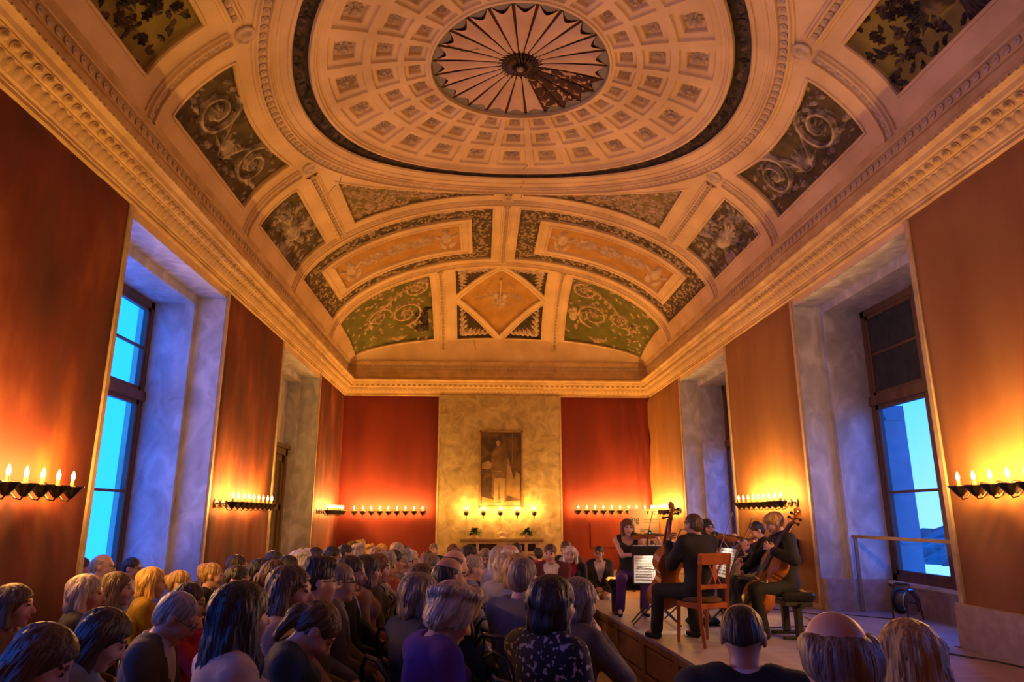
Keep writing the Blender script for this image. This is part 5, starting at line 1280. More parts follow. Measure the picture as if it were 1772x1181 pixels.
def audience_chair_proto():
    t = empty('audience_chair'); m = MT['chair_black']
    MB().lathe([(0, 0), (.19, 0), (.205, .012), (.205, .03), (.18, .04), (0, .036)], 18, (0, .01, .385)).obj('seat', m, t)
    for sd in (-1, 1):
        MB().tube([(sd * .19, .20, 0), (sd * .165, .155, .43)], [.012, .016], 6).obj('leg', m, t); MB().tube([(sd * .20, -.24, 0), (sd * .165, -.155, .43)], [.012, .016], 6).obj('leg', m, t)
    MB().tube([(-.17, -.16, .44), (-.185, -.22, .66), (-.16, -.245, .84), (-.08, -.26, .91), (.08, -.26, .91), (.16, -.245, .84), (.185, -.22, .66), (.17, -.16, .44)], .013, 7).obj('back_hoop', m, t, smooth=True)
    MB().tube([(-.10, -.17, .45), (-.115, -.225, .66), (-.08, -.245, .79), (0, -.25, .83), (.08, -.245, .79), (.115, -.225, .66), (.10, -.17, .45)], .010, 7).obj('inner_hoop', m, t, smooth=True)
    MB().tube([(.15 * math.cos(a), .15 * math.sin(a), .27) for a in np.linspace(0, 2 * PI, 17)], .008, 6, False).obj('stretcher_ring', m, t)
    return t
CH0 = [None]
def audience_chair(loc, rz, scale=1., label='black bentwood chair under a seated listener', group='bentwood chairs of the audience'):
    if CH0[0] is None: CH0[0] = audience_chair_proto(); o = CH0[0]
    else: o = copy_tree(CH0[0])
    o.location = loc; o.rotation_euler = (0, 0, rz); o.scale = (scale,) * 3; tag(o, label, 'chair', group); return o
SHEET = mat('sheet_music', (.80, .77, .66), (.86, .83, .74), 2, .85)
def music_stand(loc, rz, label, h=1.05, sheets=True, tilt=22):
    t = empty('music_stand', loc, rz); tag(t, label, 'music stand'); m = MT['matt_black']
    for k in range(3): a = 2 * PI * k / 3 + .5; MB().tube([(0, 0, .30), (math.cos(a) * .16, math.sin(a) * .16, .16), (math.cos(a) * .33, math.sin(a) * .33, .012)], .010, 6).obj('leg', m, t)
    MB().tube([(0, 0, .10), (0, 0, h)], [.014, .010], 8).obj('pole', m, t)
    M = Matrix.Translation((0, 0, h)) @ Matrix.Rotation(R(-tilt), 4, 'X')
    b = MB(); b.T = M; b.box(-.25, .25, -.004, .004, -.06, .28); b.box(-.25, .25, -.05, 0, -.065, -.055); b.obj('desk', m, t)
    if sheets:
        b = MB(); b.T = M; b.box(-.235, -.003, -.010, -.006, -.045, .29); b.box(.003, .235, -.010, -.006, -.045, .29); s_ = b.obj('sheet', SHEET, t)
        b = MB(); b.T = M
        for sd in (-1, 1):
            for k in range(9):
                for q in range(5): z = .265 - k * .033 - q * .0042; b.box(sd * .119 - .10, sd * .119 + .10, -.0112, -.0106, z, z + .0011)
                for q in range(12): x = sd * .119 - .09 + q * .0162; z = .262 - k * .033 - ((q * 7 + k * 3) % 5) * .0034; b.box(x, x + .004, -.0112, -.0106, z - .006, z + .002)
        b.obj('staff_lines', INK, s_)
    return t, M
def stand_lamp(t, M, side, power, on_cam=False):
    """clip lamp on the desk's upper edge lighting the sheet"""
    b = MB(); b.T = M; b.tube([(side * .05, .0, .28), (side * .05, .02, .36), (side * .03, -.08, .42), (0, -.17, .40)], .006, 6); b.obj('lamp_arm', MT['matt_black'], t)
    b = MB(); b.T = M @ Matrix.Translation((0, -.19, .395)) @ Matrix.Rotation(R(35), 4, 'X'); b.lathe([(.012, .02), (.022, .01), (.03, -.02), (.027, -.02), (.0, .0)], 12); hd = b.obj('lamp_head', MT['matt_black'], t)
    b = MB(); b.T = M @ Matrix.Translation((0, -.19, .395)) @ Matrix.Rotation(R(35), 4, 'X'); b.lathe([(.022, -.012), (0, -.016)], 12); b.obj('lamp_led', mat('stand_led', (1, 1, 1), emit=(1, .96, .8), estr=30), t)
    l = bpy.data.lights.new('stand_light', 'SPOT'); l.energy = power; l.color = (1, .93, .72); l.spot_size = R(95); l.spot_blend = .7; l.shadow_soft_size = .02
    o = bpy.data.objects.new('stand_light', l); COL.objects.link(o); o.parent = t; p = M @ Vector((0, -.20, .37)); q = M @ Vector((0, 0, .10)); o.location = p; o.rotation_euler = (q - p).to_track_quat('-Z', 'Y').to_euler()

OUT = [(0, .02), (.01, .10), (.04, .185), (.09, .245), (.16, .28), (.23, .29), (.31, .275), (.37, .235), (.405, .20), (.42, .205), (.45, .168), (.51, .152), (.57, .158), (.615, .19), (.63, .185), (.665, .215), (.73, .235), (.80, .232), (.87, .205), (.93, .155), (.97, .095), (.995, .04), (1.0, .03)]
FCACHE = {}
def fiddle(name, M, label, L=.355, rib=.030, cello=False, parent_thing=None):
    """local: y from tail to neck, z out of the top plate"""
    t = empty(name); t.matrix_world = M; tag(t, label, {'cello': 'cello', 'viola': 'viola'}.get(name, 'violin')); vm = MT['cello'] if cello else MT['violin']
    def plate(z0, arch, sg):
        v = []; f = []; fr = (-1, -.82, -.4, 0, .4, .82, 1)
        for y, w in OUT:
            for q in fr: v.append((q * w * L, y * L, z0 + sg * arch * (1 - abs(q) ** 2.2) * min(1, w / .15) ** .7))
        n = len(fr)
        for i in range(len(OUT) - 1):
            for j in range(n - 1): a = i * n + j; q = (a, a + 1, a + n + 1, a + n); f.append(q if sg > 0 else q[::-1])
        return v, f
    b = MB(); b.add(*plate(0, L * .035, -1)); P = [(w * L, y * L) for y, w in OUT]; P = P + [(-x, y) for x, y in P[::-1]]; n = len(P)
    b.add([(x, y, 0) for x, y in P] + [(x, y, rib) for x, y in P], [(i, (i + 1) % n, n + (i + 1) % n, n + i) for i in range(n)]); b.obj('back_and_ribs', MT['violin'], t, smooth=False)
    b = MB(); b.add(*plate(rib, L * .045, 1)); tp = b.obj('top_plate', vm, t, smooth=True)
    b = MB()
    for sd in (-1, 1):
        pts = [(sd * (.085 + .03 * math.sin(q * 3.1) * 1) * L, (.40 + .20 * q) * L, rib + L * .036) for q in np.linspace(0, 1, 8)]; b.tube(pts, L * .0085, 5)
    b.obj('sound_holes', MT['ebony'], tp)
    b = MB(); b.tube([(0, .98 * L, rib - .2 * rib), (0, 1.1 * L, rib * .9), (0, 1.38 * L, rib * .85)], [L * .045, L * .034, L * .03], 8); z = rib * .85
    pts = [(0, 1.38 * L, z), (0, 1.48 * L, z - .0 * L), (0, 1.575 * L, z - .035 * L), (0, 1.625 * L, z - .02 * L), (0, 1.635 * L, z + .03 * L), (0, 1.595 * L, z + .055 * L), (0, 1.562 * L, z + .03 * L), (0, 1.58 * L, z + .008 * L), (0, 1.60 * L, z + .02 * L)]
    b.tube(pts, [L * .034, L * .032, L * .028, L * .026, L * .025, L * .024, L * .021, L * .016, L * .012], 8); b.obj('neck_and_scroll', MT['violin'], t, smooth=True)
    b = MB(); zt = rib + L * .075; b.add([(x * L, y * L, h) for x, y, h in ((-.058, .60, zt), (.058, .60, zt), (.034, 1.38, z + .03 * L), (-.034, 1.38, z + .03 * L), (-.058, .60, zt - .02 * L), (.058, .60, zt - .02 * L), (.034, 1.38, z), (-.034, 1.38, z))], [(0, 1, 2, 3), (7, 6, 5, 4), (0, 4, 5, 1), (1, 5, 6, 2), (2, 6, 7, 3), (3, 7, 4, 0)]); b.obj('fingerboard', MT['ebony'], t)
    MB().prism([(-.06 * L, rib + .03 * L), (.06 * L, rib + .03 * L), (.05 * L, rib + .10 * L), (0, rib + .115 * L), (-.05 * L, rib + .10 * L)], .46 * L, .472 * L, 'y').obj('bridge', MT['bow_hair'], t)
    MB().prism([(-.06 * L, .30 * L), (.06 * L, .30 * L), (.03 * L, .02 * L), (-.03 * L, .02 * L)], rib + .055 * L, rib + .07 * L).obj('tailpiece', MT['ebony'], t)
    b = MB()
    for k in range(4): x = (k - 1.5) * .02 * L; b.tube([(x * 1.3, .30 * L, rib + .07 * L), (x * 1.6, .466 * L, rib + .117 * L), (x * .8, 1.38 * L, z + .04 * L), (x * .4, 1.52 * L, z)], .0035 * L ** .5 * .5, 4)
    b.obj('strings', MT['steel'], t)
    for k in range(4): sd = -1 if k % 2 else 1; MB().tube([(0, (1.43 + .035 * k) * L, z), (sd * .09 * L, (1.43 + .035 * k) * L, z), (sd * .14 * L, (1.43 + .035 * k) * L, z)], [.012 * L, .012 * L, .026 * L], 6).obj('peg', MT['ebony'], t)
    if cello: MB().tube([(0, 0, rib * .5), (0, -.30, rib * .5)], [.010, .005], 6).obj('endpin', MT['steel'], t)
    else: MB().lathe([(0, 0), (.05 * L * 2, 0), (.11 * L, .02 * L), (.06 * L, .035 * L), (0, .03 * L)], 12, (-.13 * L, .09 * L, rib + .045 * L)).obj('chin_rest', MT['ebony'], t)
    return t
def bow(a, b_, label, up=(0, 0, 1)):
    a, b_ = Vector(a), Vector(b_); L = (b_ - a).length; y = (b_ - a).normalized(); u = Vector(up); z = (u - y * u.dot(y)).normalized(); x = y.cross(z)
    t = empty('bow'); t.matrix_world = Matrix(((x.x, y.x, z.x, a.x), (x.y, y.y, z.y, a.y), (x.z, y.z, z.z, a.z), (0, 0, 0, 1))); tag(t, label, 'bow')
    MB().tube([(0, -.04, .012), (0, .1, .010), (0, L * .5, .004), (0, L, .016)], [.0055, .0052, .0045, .004], 6).obj('stick', MT['bow_wood'], t); MB().box(-.005, .005, .0, .045, -.012, .010).obj('frog', MT['ebony'], t)
    MB().box(-.005, .005, .04, L, -.010, -.008).obj('bow_hair', MT['bow_hair'], t); MB().prism([(L - .012, -.010), (L + .006, -.008), (L + .006, .014), (L - .006, .018)], -.004, .004, 'x').obj('tip', MT['bow_hair'], t)
    return t
def frame_mat(o, yd, zd):
    y = Vector(yd).normalized(); z = Vector(zd); z = (z - y * z.dot(y)).normalized(); x = y.cross(z); return Matrix(((x.x, y.x, z.x, o[0]), (x.y, y.y, z.y, o[1]), (x.z, y.z, z.z, o[2]), (0, 0, 0, 1)))

# ---- players
def world_of(t_loc, rz, sc): return Matrix.Translation(t_loc) @ Matrix.Rotation(rz, 4, 'Z') @ Matrix.Scale(sc, 4)
def violin_pose(dirv, tail, lh, rh, **kw):
    return Pose(hands=[lh, rh], hk=('play', 'grip'), hdir=[(.25, .1, .95), (-.75, .55, -.15)], hup=[(-.6, .2, -.1), (.2, .5, .9)], res=.018, fine=.0065, pole=[(-.3, .2, -.9), (.75, -.2, -.6)], **kw)
VD = dict(a=((-.92, .36, -.02), (-.045, .10, 1.075)))
POSES['violin_f'] = violin_pose(None, None, (-.43, .22, .985), (-.10, .31, .83), fem=True, yaw=.12, pitch=.08, knees=[(-.17, .41, .50), (.16, .43, .50)], feet=[(-.15, .38, .11), (.19, .40, .11)])
POSES['violin_g'] = violin_pose(None, None, (-.33, .36, .93), (.02, .36, .80), fem=True, yaw=.25, pitch=.30, lean=.10)
POSES['violin_h'] = violin_pose(None, None, (-.43, .22, .985), (-.05, .33, .85), fem=True, yaw=.45, pitch=.15)
CP = dict(hk=('play', 'grip'), res=.018, fine=.0065)
POSES['cello_m'] = Pose(hands=[(-.17, .26, 1.0), (.36, .40, .66)], pole=[(-.25, .1, -.9), (.8, -.2, -.3)], hdir=[(.5, .2, .8), (-.3, .6, -.7)], hup=[(-.5, .8, .1), (.5, .3, .6)], yaw=.15, pitch=.05, knees=[(-.24, .40, .50), (.23, .42, .50)], feet=[(-.27, .42, .085), (.16, .30, .085)], **CP)
POSES['cello_f'] = Pose(hands=[(-.19, .17, .90), (.27, .40, .64)], pole=[(-.8, -.3, -.5), (.8, -.2, -.3)], hdir=[(.4, .6, .5), (-.3, .6, -.7)], hup=[(-.6, .6, .3), (.5, .3, .6)], fem=False, pitch=.22, lean=.04, knees=[(-.23, .42, .50), (.22, .42, .50)], feet=[(-.22, .36, .085), (.20, .34, .085)], **CP)
# violinist in purple trousers
L1, R1, S1 = (2.07, 10.02, STZ), R(176), .95
person('violin_f', L1, R1, S1, 2, 'bob', 'auburn', 'tank', (.012, .012, .014), botc=(.10, .018, .14), shoec=(.01, .01, .01), heel=.03, label='violinist in black sleeveless top and purple trousers facing the audience')
W = world_of(L1, R1, S1)
fiddle('violin', W @ frame_mat((-.055, .105, 1.055), (-.92, .36, .03), (.05, .25, 1)), 'violin held by the player in purple trousers')
bow(W @ Vector((-.16, .37, .79)), W @ Vector((-.36, .17, 1.42)), 'bow raised over the violin of the player in purple', W.to_3x3() @ Vector((.2, .9, .3)))
piano_bench((2.07, 10.04, STZ), R(176), 'black bench under the violinist in purple', .465)
# cellist seen from behind on the cherry chair
L2, R2, S2 = (2.36, 7.78, STZ), R(22), 1.0
person('cello_m', L2, R2, S2, 1, 'short', 'brown', 'coat', (.010, .010, .012), shirtc=(.5, .5, .5), botc=(.010, .012, .014), label='player in black seen from behind on the cherry wood chair')
W = world_of(L2, R2, S2)
wooden_chair((2.36 + .02, 7.78 - .03, STZ), R(22), 'cherry wood chair with lyre-shaped splat under the player seen from behind').scale = (.95, .95, .95)
def cello(W, E, T, label, out):
    E, T = Vector(E), Vector(T); y = (T - E).normalized(); o = E + y * .30; z = Vector(out); return fiddle('cello', W @ frame_mat(o - (z - y * z.dot(y)).normalized() * .055, y, z), label, .755, .115, True)
cello(W, (.03, .74, 0.02), (-.17, .13, 1.40), 'cello half hidden in front of the player in black', (0, .9, .4))
bow(W @ Vector((.34, .50, .62)), W @ Vector((-.36, .60, .72)), 'bow of the cello player seen from behind')
# player with glasses behind
L3, R3, S3 = (3.30, 10.35, STZ), R(168), .95
person('violin_h', L3, R3, S3, 0, 'straight', 'black', 'top', (.02, .02, .03), glasses=True, label='dark-haired viola player with glasses between two colleagues')
W = world_of(L3, R3, S3)
fiddle('viola', W @ frame_mat((-.055, .105, 1.055), (-.92, .36, -.10), (.05, .35, 1)), 'viola held by the dark-haired player with glasses', .40, .036)
bow(W @ Vector((-.10, .39, .82)), W @ Vector((-.38, .16, 1.40)), 'bow of the viola player with glasses', W.to_3x3() @ Vector((.2, .9, .3)))
wooden_chair((3.30, 10.38, STZ), R(168), 'wooden chair under the viola player with glasses')
# dark-haired violinist in profile
L4, R4, S4 = (3.68, 9.16, STZ), R(84), .94
person('violin_g', L4, R4, S4, 0, 'short', 'black', 'top', (.012, .012, .014), bottom='skirt', botc=(.012, .012, .013), label='short dark-haired violinist in black seen in profile behind the cello')
W = world_of(L4, R4, S4)
fiddle('violin', W @ frame_mat((-.06, .16, 1.035), (-.62, .72, -.20), (.15, .35, 1)), 'violin played by the dark-haired player in profile')
bow(W @ Vector((.0, .45, .77)), W @ Vector((-.34, .22, 1.36)), 'bow of the dark-haired violinist in profile', W.to_3x3() @ Vector((.2, .9, .3)))
wooden_chair((3.70, 9.16, STZ), R(84), 'wooden chair under the dark-haired violinist in profile')
# cellist with blond hair in profile
L5, R5, S5 = (3.47, 8.14, STZ), R(86), 1.02
person('cello_f', L5, R5, S5, 2, 'bowl', 'blond', 'coat', (.010, .010, .013), shirtc=(.012, .012, .014), botc=(.010, .012, .014), label='blond cellist in black seated in profile on the black bench')
W = world_of(L5, R5, S5)
cello(W, (.02, .56, 0.0), (-.22, -.22, 1.40), 'cello with golden brown top played in profile', (-.28, .8, .5))
bow(W @ Vector((.26, .48, .60)), W @ Vector((-.42, .34, .60)), 'bow of the blond cellist in profile', (0, 0, 1))
piano_bench((3.50, 8.14, STZ), R(86), 'black adjustable bench with padded seat under the blond cellist', .49)

ms, M = music_stand((2.11, 8.74, STZ), R(-16), 'music stand with brightly lit sheet music before the cello player', .55); stand_lamp(ms, M, 1, 9)
ms, M = music_stand((2.22, 9.30, STZ), R(172), 'black music stand seen from its back with clip lamp', .66); stand_lamp(ms, M, 1, 6)
ms, M = music_stand((2.72, 9.40, STZ), R(140), 'low music stand among the players at the middle of the stage', .70); stand_lamp(ms, M, 1, 6)
ms, M = music_stand((2.80, 8.30, STZ), R(-88), 'music stand facing the blond cellist', .66); stand_lamp(ms, M, 1, 7)

# ---- grand piano along the back of the stage
pn = empty('grand_piano', (3.62, 10.95, STZ)); tag(pn, 'dark red-black grand piano behind the players', 'piano')
PB = mat('piano_lacquer', (.035, .006, .012), (.06, .010, .02), 4, .18)
rim = [(0, 0), (1.24, 0), (1.24, .30)] + [(1.24 - .95 * q, .30 + .36 * math.sin(q * PI / 2)) for q in np.linspace(.1, 1, 10)] + [(.1, .68), (0, .60)]
MB().prism(rim, .62, .92).obj('rim', PB, pn); MB().prism([(x * 1.012 - .008, y * 1.02 - .008) for x, y in rim], .92, .945).obj('lid', PB, pn)
for x, y in ((.12, .12), (1.12, .12), (.25, .55)): MB().tube([(x, y, 0), (x, y, .05), (x, y, .62)], [.03, .035, .055], 8).obj('leg', PB, pn)
MB().box(1.24, 1.30, .0, .34, .60, .95).obj('cheek', MT['black'], pn); MB().box(.55, .70, .10, .16, .08, .62).obj('pedal_lyre', PB, pn)
b = MB().box(1.15, 1.235, .04, .30, .70, .715); b.obj('fallboard', MT['black'], pn)
# water bottle, shoes bag and small things on the stage floor
wb = empty('water_bottle', (3.05, 10.6, STZ)); tag(wb, 'pale blue plastic water bottle on the stage floor before the piano', 'bottle')
MB().lathe([(.038, 0), (.04, .01), (.04, .17), (.03, .21), (.014, .24), (.014, .26)], 12).obj('bottle_body', mat('bottle_plastic', (.25, .45, .6), (.3, .5, .65), 4, .1), wb, smooth=True); MB().lathe([(.016, .26), (.016, .28), (0, .28)], 10).obj('cap', mat('cap_blue', (.02, .08, .4)), wb)
bg_ = empty('dark_bag', (2.75, 9.0, STZ)); tag(bg_, 'dark cloth bag lying under the cherry chair on the stage', 'bag')
b = MB().bbox(-.20, .20, -.10, .10, 0, .09, .04); b.obj('bag_body', cloth((.02, .022, .03)), bg_); MB().tube([(-.1, 0, .085), (-.08, 0, .14), (.08, 0, .14), (.1, 0, .085)], .009, 6).obj('bag_handle', MT['matt_black'], bg_)
# ================================================================== AUDIENCE
kw = dict(res=.026, fine=.010)
for nm, fe in (('f', True), ('m', False)):
    POSES[nm + '_str'] = Pose(fem=fe, pitch=.05, **kw); POSES[nm + '_str1'] = Pose(fem=fe, yaw=.22, pitch=.02, hands=[(-.05, .24, .66), (.10, .22, .64)], **kw); POSES[nm + '_str2'] = Pose(fem=fe, yaw=-.20, pitch=.10, lean=-.04, hands=[(-.12, .30, .60), (.06, .20, .66)], **kw)
    POSES[nm + '_down'] = Pose(fem=fe, pitch=.45, lean=.08, **kw)
POSES['f_deep'] = Pose(fem=True, pitch=.75, lean=.12, res=.02, fine=.0075)
POSES['f_chin'] = Pose(fem=True, pitch=.10, hands=[(-.03, .20, .70), (.05, .155, 1.03)], pole=[(-.6, -.3, -.6), (.55, .3, -.9)], hdir=[None, (-.35, -.25, .9)], hup=[None, (.4, .8, .3)], hk=('rest', 'grip'), lean=.06, res=.02, fine=.008)
PEOPLE = {}
def A(x, y, lift, rz, s, pose, skin, hair, hairc, top, topc, label, botc=None, **k):
    n = len(PEOPLE)
    if pose.endswith('_str'): pose += ('', '1', '2')[(n * 5) % 3]
    bc = botc or ((.015, .016, .02), (.03, .03, .04), (.02, .02, .028), (.05, .04, .035))[n % 4]
    PEOPLE[label] = person(pose, (x, y, lift), R(rz), s, skin, hair, hairc, top if top != 'shirt' else 'top', topc, botc=bc, label=label, collar=(top == 'shirt'), shirtc=k.pop('shirtc', topc if top == 'shirt' else (.7, .66, .62)), **k)
    w_ = label.split()[:11]
    while w_[-1] in ('the', 'and', 'of', 'a', 'at', 'in', 'with', 'by', 'her', 'his', 'to', 'from', 'behind', 'before', 'beside', 'seen', 'left', 'below', 'under', 'facing', 'black', 'white', 'just', 'bottom', 'far'): w_.pop()
    audience_chair((x, y, lift), R(rz), s, 'black bentwood chair under the ' + ' '.join(w_).rstrip(','))
A(-2.92, 4.74, 0.00, -75, 1.045, 'f_str', 0, 'bob', 'brown', 'top', (0.16, 0.08, 0.07), 'woman with light brown fringe at the far left edge of the picture')
A(-1.76, 2.90, 0.00, -80, 1.076, 'f_down', 2, 'long', 'brown', 'top', (0.25, 0.12, 0.08), 'woman with sandy brown hair bending down at the bottom left corner')
A(-1.86, 3.54, 0.00, -70, 1.058, 'f_down', 2, 'long', 'dark', 'top', (0.18, 0.24, 0.34), 'long dark-haired woman in grey-blue jacket at lower left')
A(-1.77, 4.12, 0.00, -80, 1.075, 'm_down', 1, 'crop', 'grey', 'jacket', (0.07, 0.065, 0.07), 'grey-haired man with glasses in charcoal jacket and white shirt', glasses=True,shirtc=(.6,.55,.6))
A(-2.75, 5.29, 0.00, -60, 1.057, 'f_str', 1, 'bob', 'greyblond', 'top', (0.05, 0.05, 0.06), 'listener with grey-blond bob behind the long dark-haired woman')
A(-2.82, 5.82, 0.00, -80, 1.038, 'f_str', 2, 'long', 'brown', 'top', (0.012, 0.012, 0.013), 'brown-haired woman in black round-necked top in profile at left')
A(-3.95, 7.80, 0.00, -80, 1.071, 'm_str', 2, 'bald', 'grey', 'shirt', (0.35, 0.5, 0.68), 'bald man with glasses before the blue left window', glasses=True)
A(-4.01, 8.64, 0.00, -78, 1.008, 'm_str', 1, 'short', 'dark', 'shirt', (0.55, 0.62, 0.72), 'dark-haired man with glasses in white shirt by the blue marble jamb', glasses=True)
A(-4.43, 8.30, 0.00, -80, 1.024, 'm_str', 1, 'short', 'brown', 'shirt', (0.1, 0.09, 0.09), 'man half hidden by the edge of the left window bay')
A(-2.79, 6.34, 0.00, -65, 1.037, 'f_str', 2, 'bob', 'gold', 'top', (0.45, 0.28, 0.03), 'golden-haired woman in yellow jacket seen from behind at left')
A(-2.73, 6.84, 0.00, -70, 0.995, 'f_str', 0, 'bun', 'blond', 'top', (0.08, 0.05, 0.04), 'blond woman with a low bun left of the middle left hanging')
A(-1.98, 4.95, 0.00, -80, 1.039, 'f_chin', 1, 'short', 'dark', 'top', (0.45, 0.012, 0.015), 'dark-haired woman with glasses in red jacket, hand at her chin', glasses=True)
A(-2.67, 7.40, 0.00, -80, 1.017, 'f_str', 2, 'updo', 'blond', 'top', (0.012, 0.014, 0.02), 'blond woman with pinned-up hair and navy top below the sconces')
A(-2.07, 6.40, 0.00, -85, 1.050, 'm_str', 1, 'short', 'dark', 'jacket', (0.16, 0.085, 0.04), 'dark-haired man in brown jacket behind the long black hair')
A(-1.03, 3.21, 0.00, -55, 1.150, 'f_str', 3, 'longback', 'black', 'top', (0.55, 0.42, 0.36), 'woman with very long black hair and beige blouse in the front row')
A(-0.98, 3.78, 0.00, -80, 1.089, 'f_deep', 0, 'tied', 'brown', 'top', (0.015, 0.028, 0.04), 'young woman with tied-back hair looking down into her lap')
A(-1.08, 4.28, 0.00, -80, 1.150, 'f_str', 0, 'long', 'brown', 'top', (0.5, 0.3, 0.22), 'brown-haired woman in pale pink top behind the woman looking down')
A(-1.06, 4.80, 0.00, -80, 1.150, 'm_str', 2, 'quiff', 'dark', 'jacket', (0.14, 0.13, 0.14), 'young man with dark quiff in grey blazer and white shirt', glasses=True,shirtc=(.7,.66,.68))
A(-1.02, 5.30, 0.00, -80, 1.112, 'm_str', 1, 'crop', 'greybrown', 'jacket', (0.13, 0.09, 0.06), 'grey-haired man with glasses in brown jacket beside the grey blazer', glasses=True,shirtc=(.3,.28,.26))
A(-1.01, 5.81, 0.00, -78, 1.132, 'm_str', 1, 'short', 'dark', 'jacket', (0.012, 0.02, 0.022), 'dark-haired man in black suit with open white collar', shirtc=(.75,.6,.65))
A(-0.99, 6.38, 0.00, -80, 1.108, 'f_str', 2, 'bob', 'dark', 'top', (0.35, 0.15, 0.08), 'dark-bobbed woman in rust cardigan')
A(-0.97, 6.90, 0.00, -80, 1.097, 'f_str', 2, 'bob', 'auburn', 'top', (0.05, 0.04, 0.04), 'woman with reddish brown bob in black')
A(-0.95, 7.45, 0.00, -80, 1.074, 'f_str', 1, 'wavy', 'grey', 'top', (0.02, 0.02, 0.02), 'grey-haired woman with black and white striped scarf', tkind='stripe')
A(-2.07, 6.98, 0.00, -85, 1.065, 'm_str', 1, 'short', 'black', 'shirt', (0.22, 0.12, 0.08), 'man with short black hair in the middle of the left block')
A(-2.63, 8.00, 0.00, -80, 1.052, 'm_str', 1, 'short', 'dark', 'top', (0.03, 0.03, 0.04), 'man with smooth dark hair under the left sconces')
A(-1.64, 5.99, 0.00, -75, 1.100, 'f_str', 0, 'tied', 'brown', 'top', (0.18, 0.1, 0.08), 'woman with brown plaited bun left of the young man with quiff')
A(-2.01, 7.75, 0.00, -82, 1.055, 'm_str', 1, 'short', 'black', 'top', (0.1, 0.06, 0.05), 'black-haired man with glasses in front of the far left door', glasses=True)
A(-2.05, 8.39, 0.00, -75, 1.059, 'f_str', 2, 'wavy', 'white', 'top', (0.14, 0.14, 0.17), 'white-haired woman in the middle of the left block')
A(-2.54, 9.20, 0.00, -80, 1.046, 'm_str', 1, 'short', 'dark', 'top', (0.05, 0.04, 0.04), 'dark-haired man far back by the far left door')
A(-2.56, 10.70, 0.00, -85, 1.018, 'm_str', 1, 'short', 'black', 'top', (0.05, 0.04, 0.04), 'listener with black hair far back before the far left bay')
A(-2.15, 9.60, 0.00, -85, 1.061, 'm_str', 2, 'short', 'dark', 'top', (0.2, 0.05, 0.05), 'listener in dark red far back left of the reddish hanging')
A(-1.79, 9.00, 0.00, -80, 1.088, 'm_str', 1, 'short', 'black', 'jacket', (0.03, 0.03, 0.035), 'black-haired man with glasses in profile far back at left', glasses=True)
A(-1.91, 10.40, 0.00, -80, 1.063, 'm_str', 1, 'short', 'dark', 'top', (0.04, 0.04, 0.05), 'dark-haired listener far back below the left end sconces')
A(-2.32, 13.40, 0.00, -90, 1.021, 'f_str', 2, 'bob', 'brown', 'top', (0.2, 0.1, 0.06), 'leftmost brown-haired listener in the farthest rows')
A(-2.29, 14.10, 0.00, -90, 1.005, 'f_str', 2, 'wavy', 'blond', 'top', (0.2, 0.15, 0.1), 'blond listener beside the leftmost one in the farthest rows')
A(-1.89, 11.40, 0.00, -90, 1.028, 'f_str', 2, 'wavy', 'greyblond', 'top', (0.2, 0.15, 0.1), 'greyish blond listener below the farthest pair of heads')
A(-1.93, 12.70, 0.00, -90, 0.981, 'f_str', 2, 'wavy', 'gold', 'top', (0.2, 0.15, 0.1), 'listener with glowing golden hair in the far rows')
A(-1.79, 13.51, 0.00, -120, 0.982, 'f_str', 2, 'long', 'gold', 'top', (0.15, 0.1, 0.08), 'long golden-haired listener far back under the end wall sconces')
A(-1.54, 10.90, 0.00, -88, 1.014, 'f_str', 2, 'bob', 'blond', 'top', (0.15, 0.1, 0.08), 'blond-bobbed listener in the far middle rows')
A(-1.37, 12.10, 0.00, -100, 1.036, 'f_str', 2, 'bob', 'greyblond', 'top', (0.15, 0.1, 0.08), 'pale-haired listener far back under the end wall sconces')
A(-1.29, 12.70, 0.00, -95, 0.988, 'm_str', 2, 'short', 'brown', 'top', (0.1, 0.06, 0.05), 'brown-haired man far back left of the chimney breast')
A(-0.97, 8.20, 0.00, -85, 1.082, 'f_str', 0, 'short', 'black', 'top', (0.3, 0.04, 0.04), 'black-haired woman with glasses and red scarf in the left block', glasses=True)
A(-0.94, 8.85, 0.00, -82, 1.049, 'f_str', 2, 'wavy', 'grey', 'top', (0.2, 0.2, 0.22), 'grey-haired woman with glasses in profile before the red wall', glasses=True)
A(-0.89, 9.50, 0.00, -80, 1.039, 'f_str', 2, 'bob', 'white', 'top', (0.65, 0.55, 0.55), 'white-haired woman in white blouse before the red wall')
A(-0.83, 13.32, 0.00, -175, 0.989, 'm_str', 2, 'crop', 'greybrown', 'jacket', (0.03, 0.03, 0.035), 'man facing us at the left edge of the chimney breast')
A(-0.78, 11.12, 0.00, -170, 0.975, 'f_str', 2, 'long', 'auburn', 'top', (0.35, 0.03, 0.02), 'auburn-haired woman in red facing us left of the mantelpiece')
A(-0.43, 12.42, 0.00, -150, 1.007, 'f_str', 2, 'long', 'auburn', 'top', (0.06, 0.04, 0.04), 'woman with long reddish hair before the mantelpiece')
A(-0.30, 9.88, 0.00, -40, 1.043, 'm_str', 2, 'crop', 'greybrown', 'top', (0.08, 0.08, 0.09), 'man with cropped grey-brown hair seen from behind before the mantelpiece')
A(-0.14, 9.34, 0.00, -75, 1.086, 'm_str', 1, 'short', 'dark', 'shirt', (0.06, 0.07, 0.12), 'dark-haired man with glasses in checked blue shirt', glasses=True,tkind='check')
A(0.09, 11.13, 0.00, -178, 1.022, 'm_down', 2, 'short', 'greybrown', 'jacket', (0.012, 0.02, 0.03), 'man in dark suit and grey tie facing us before the mantelpiece', tie=(.3,.3,.32))
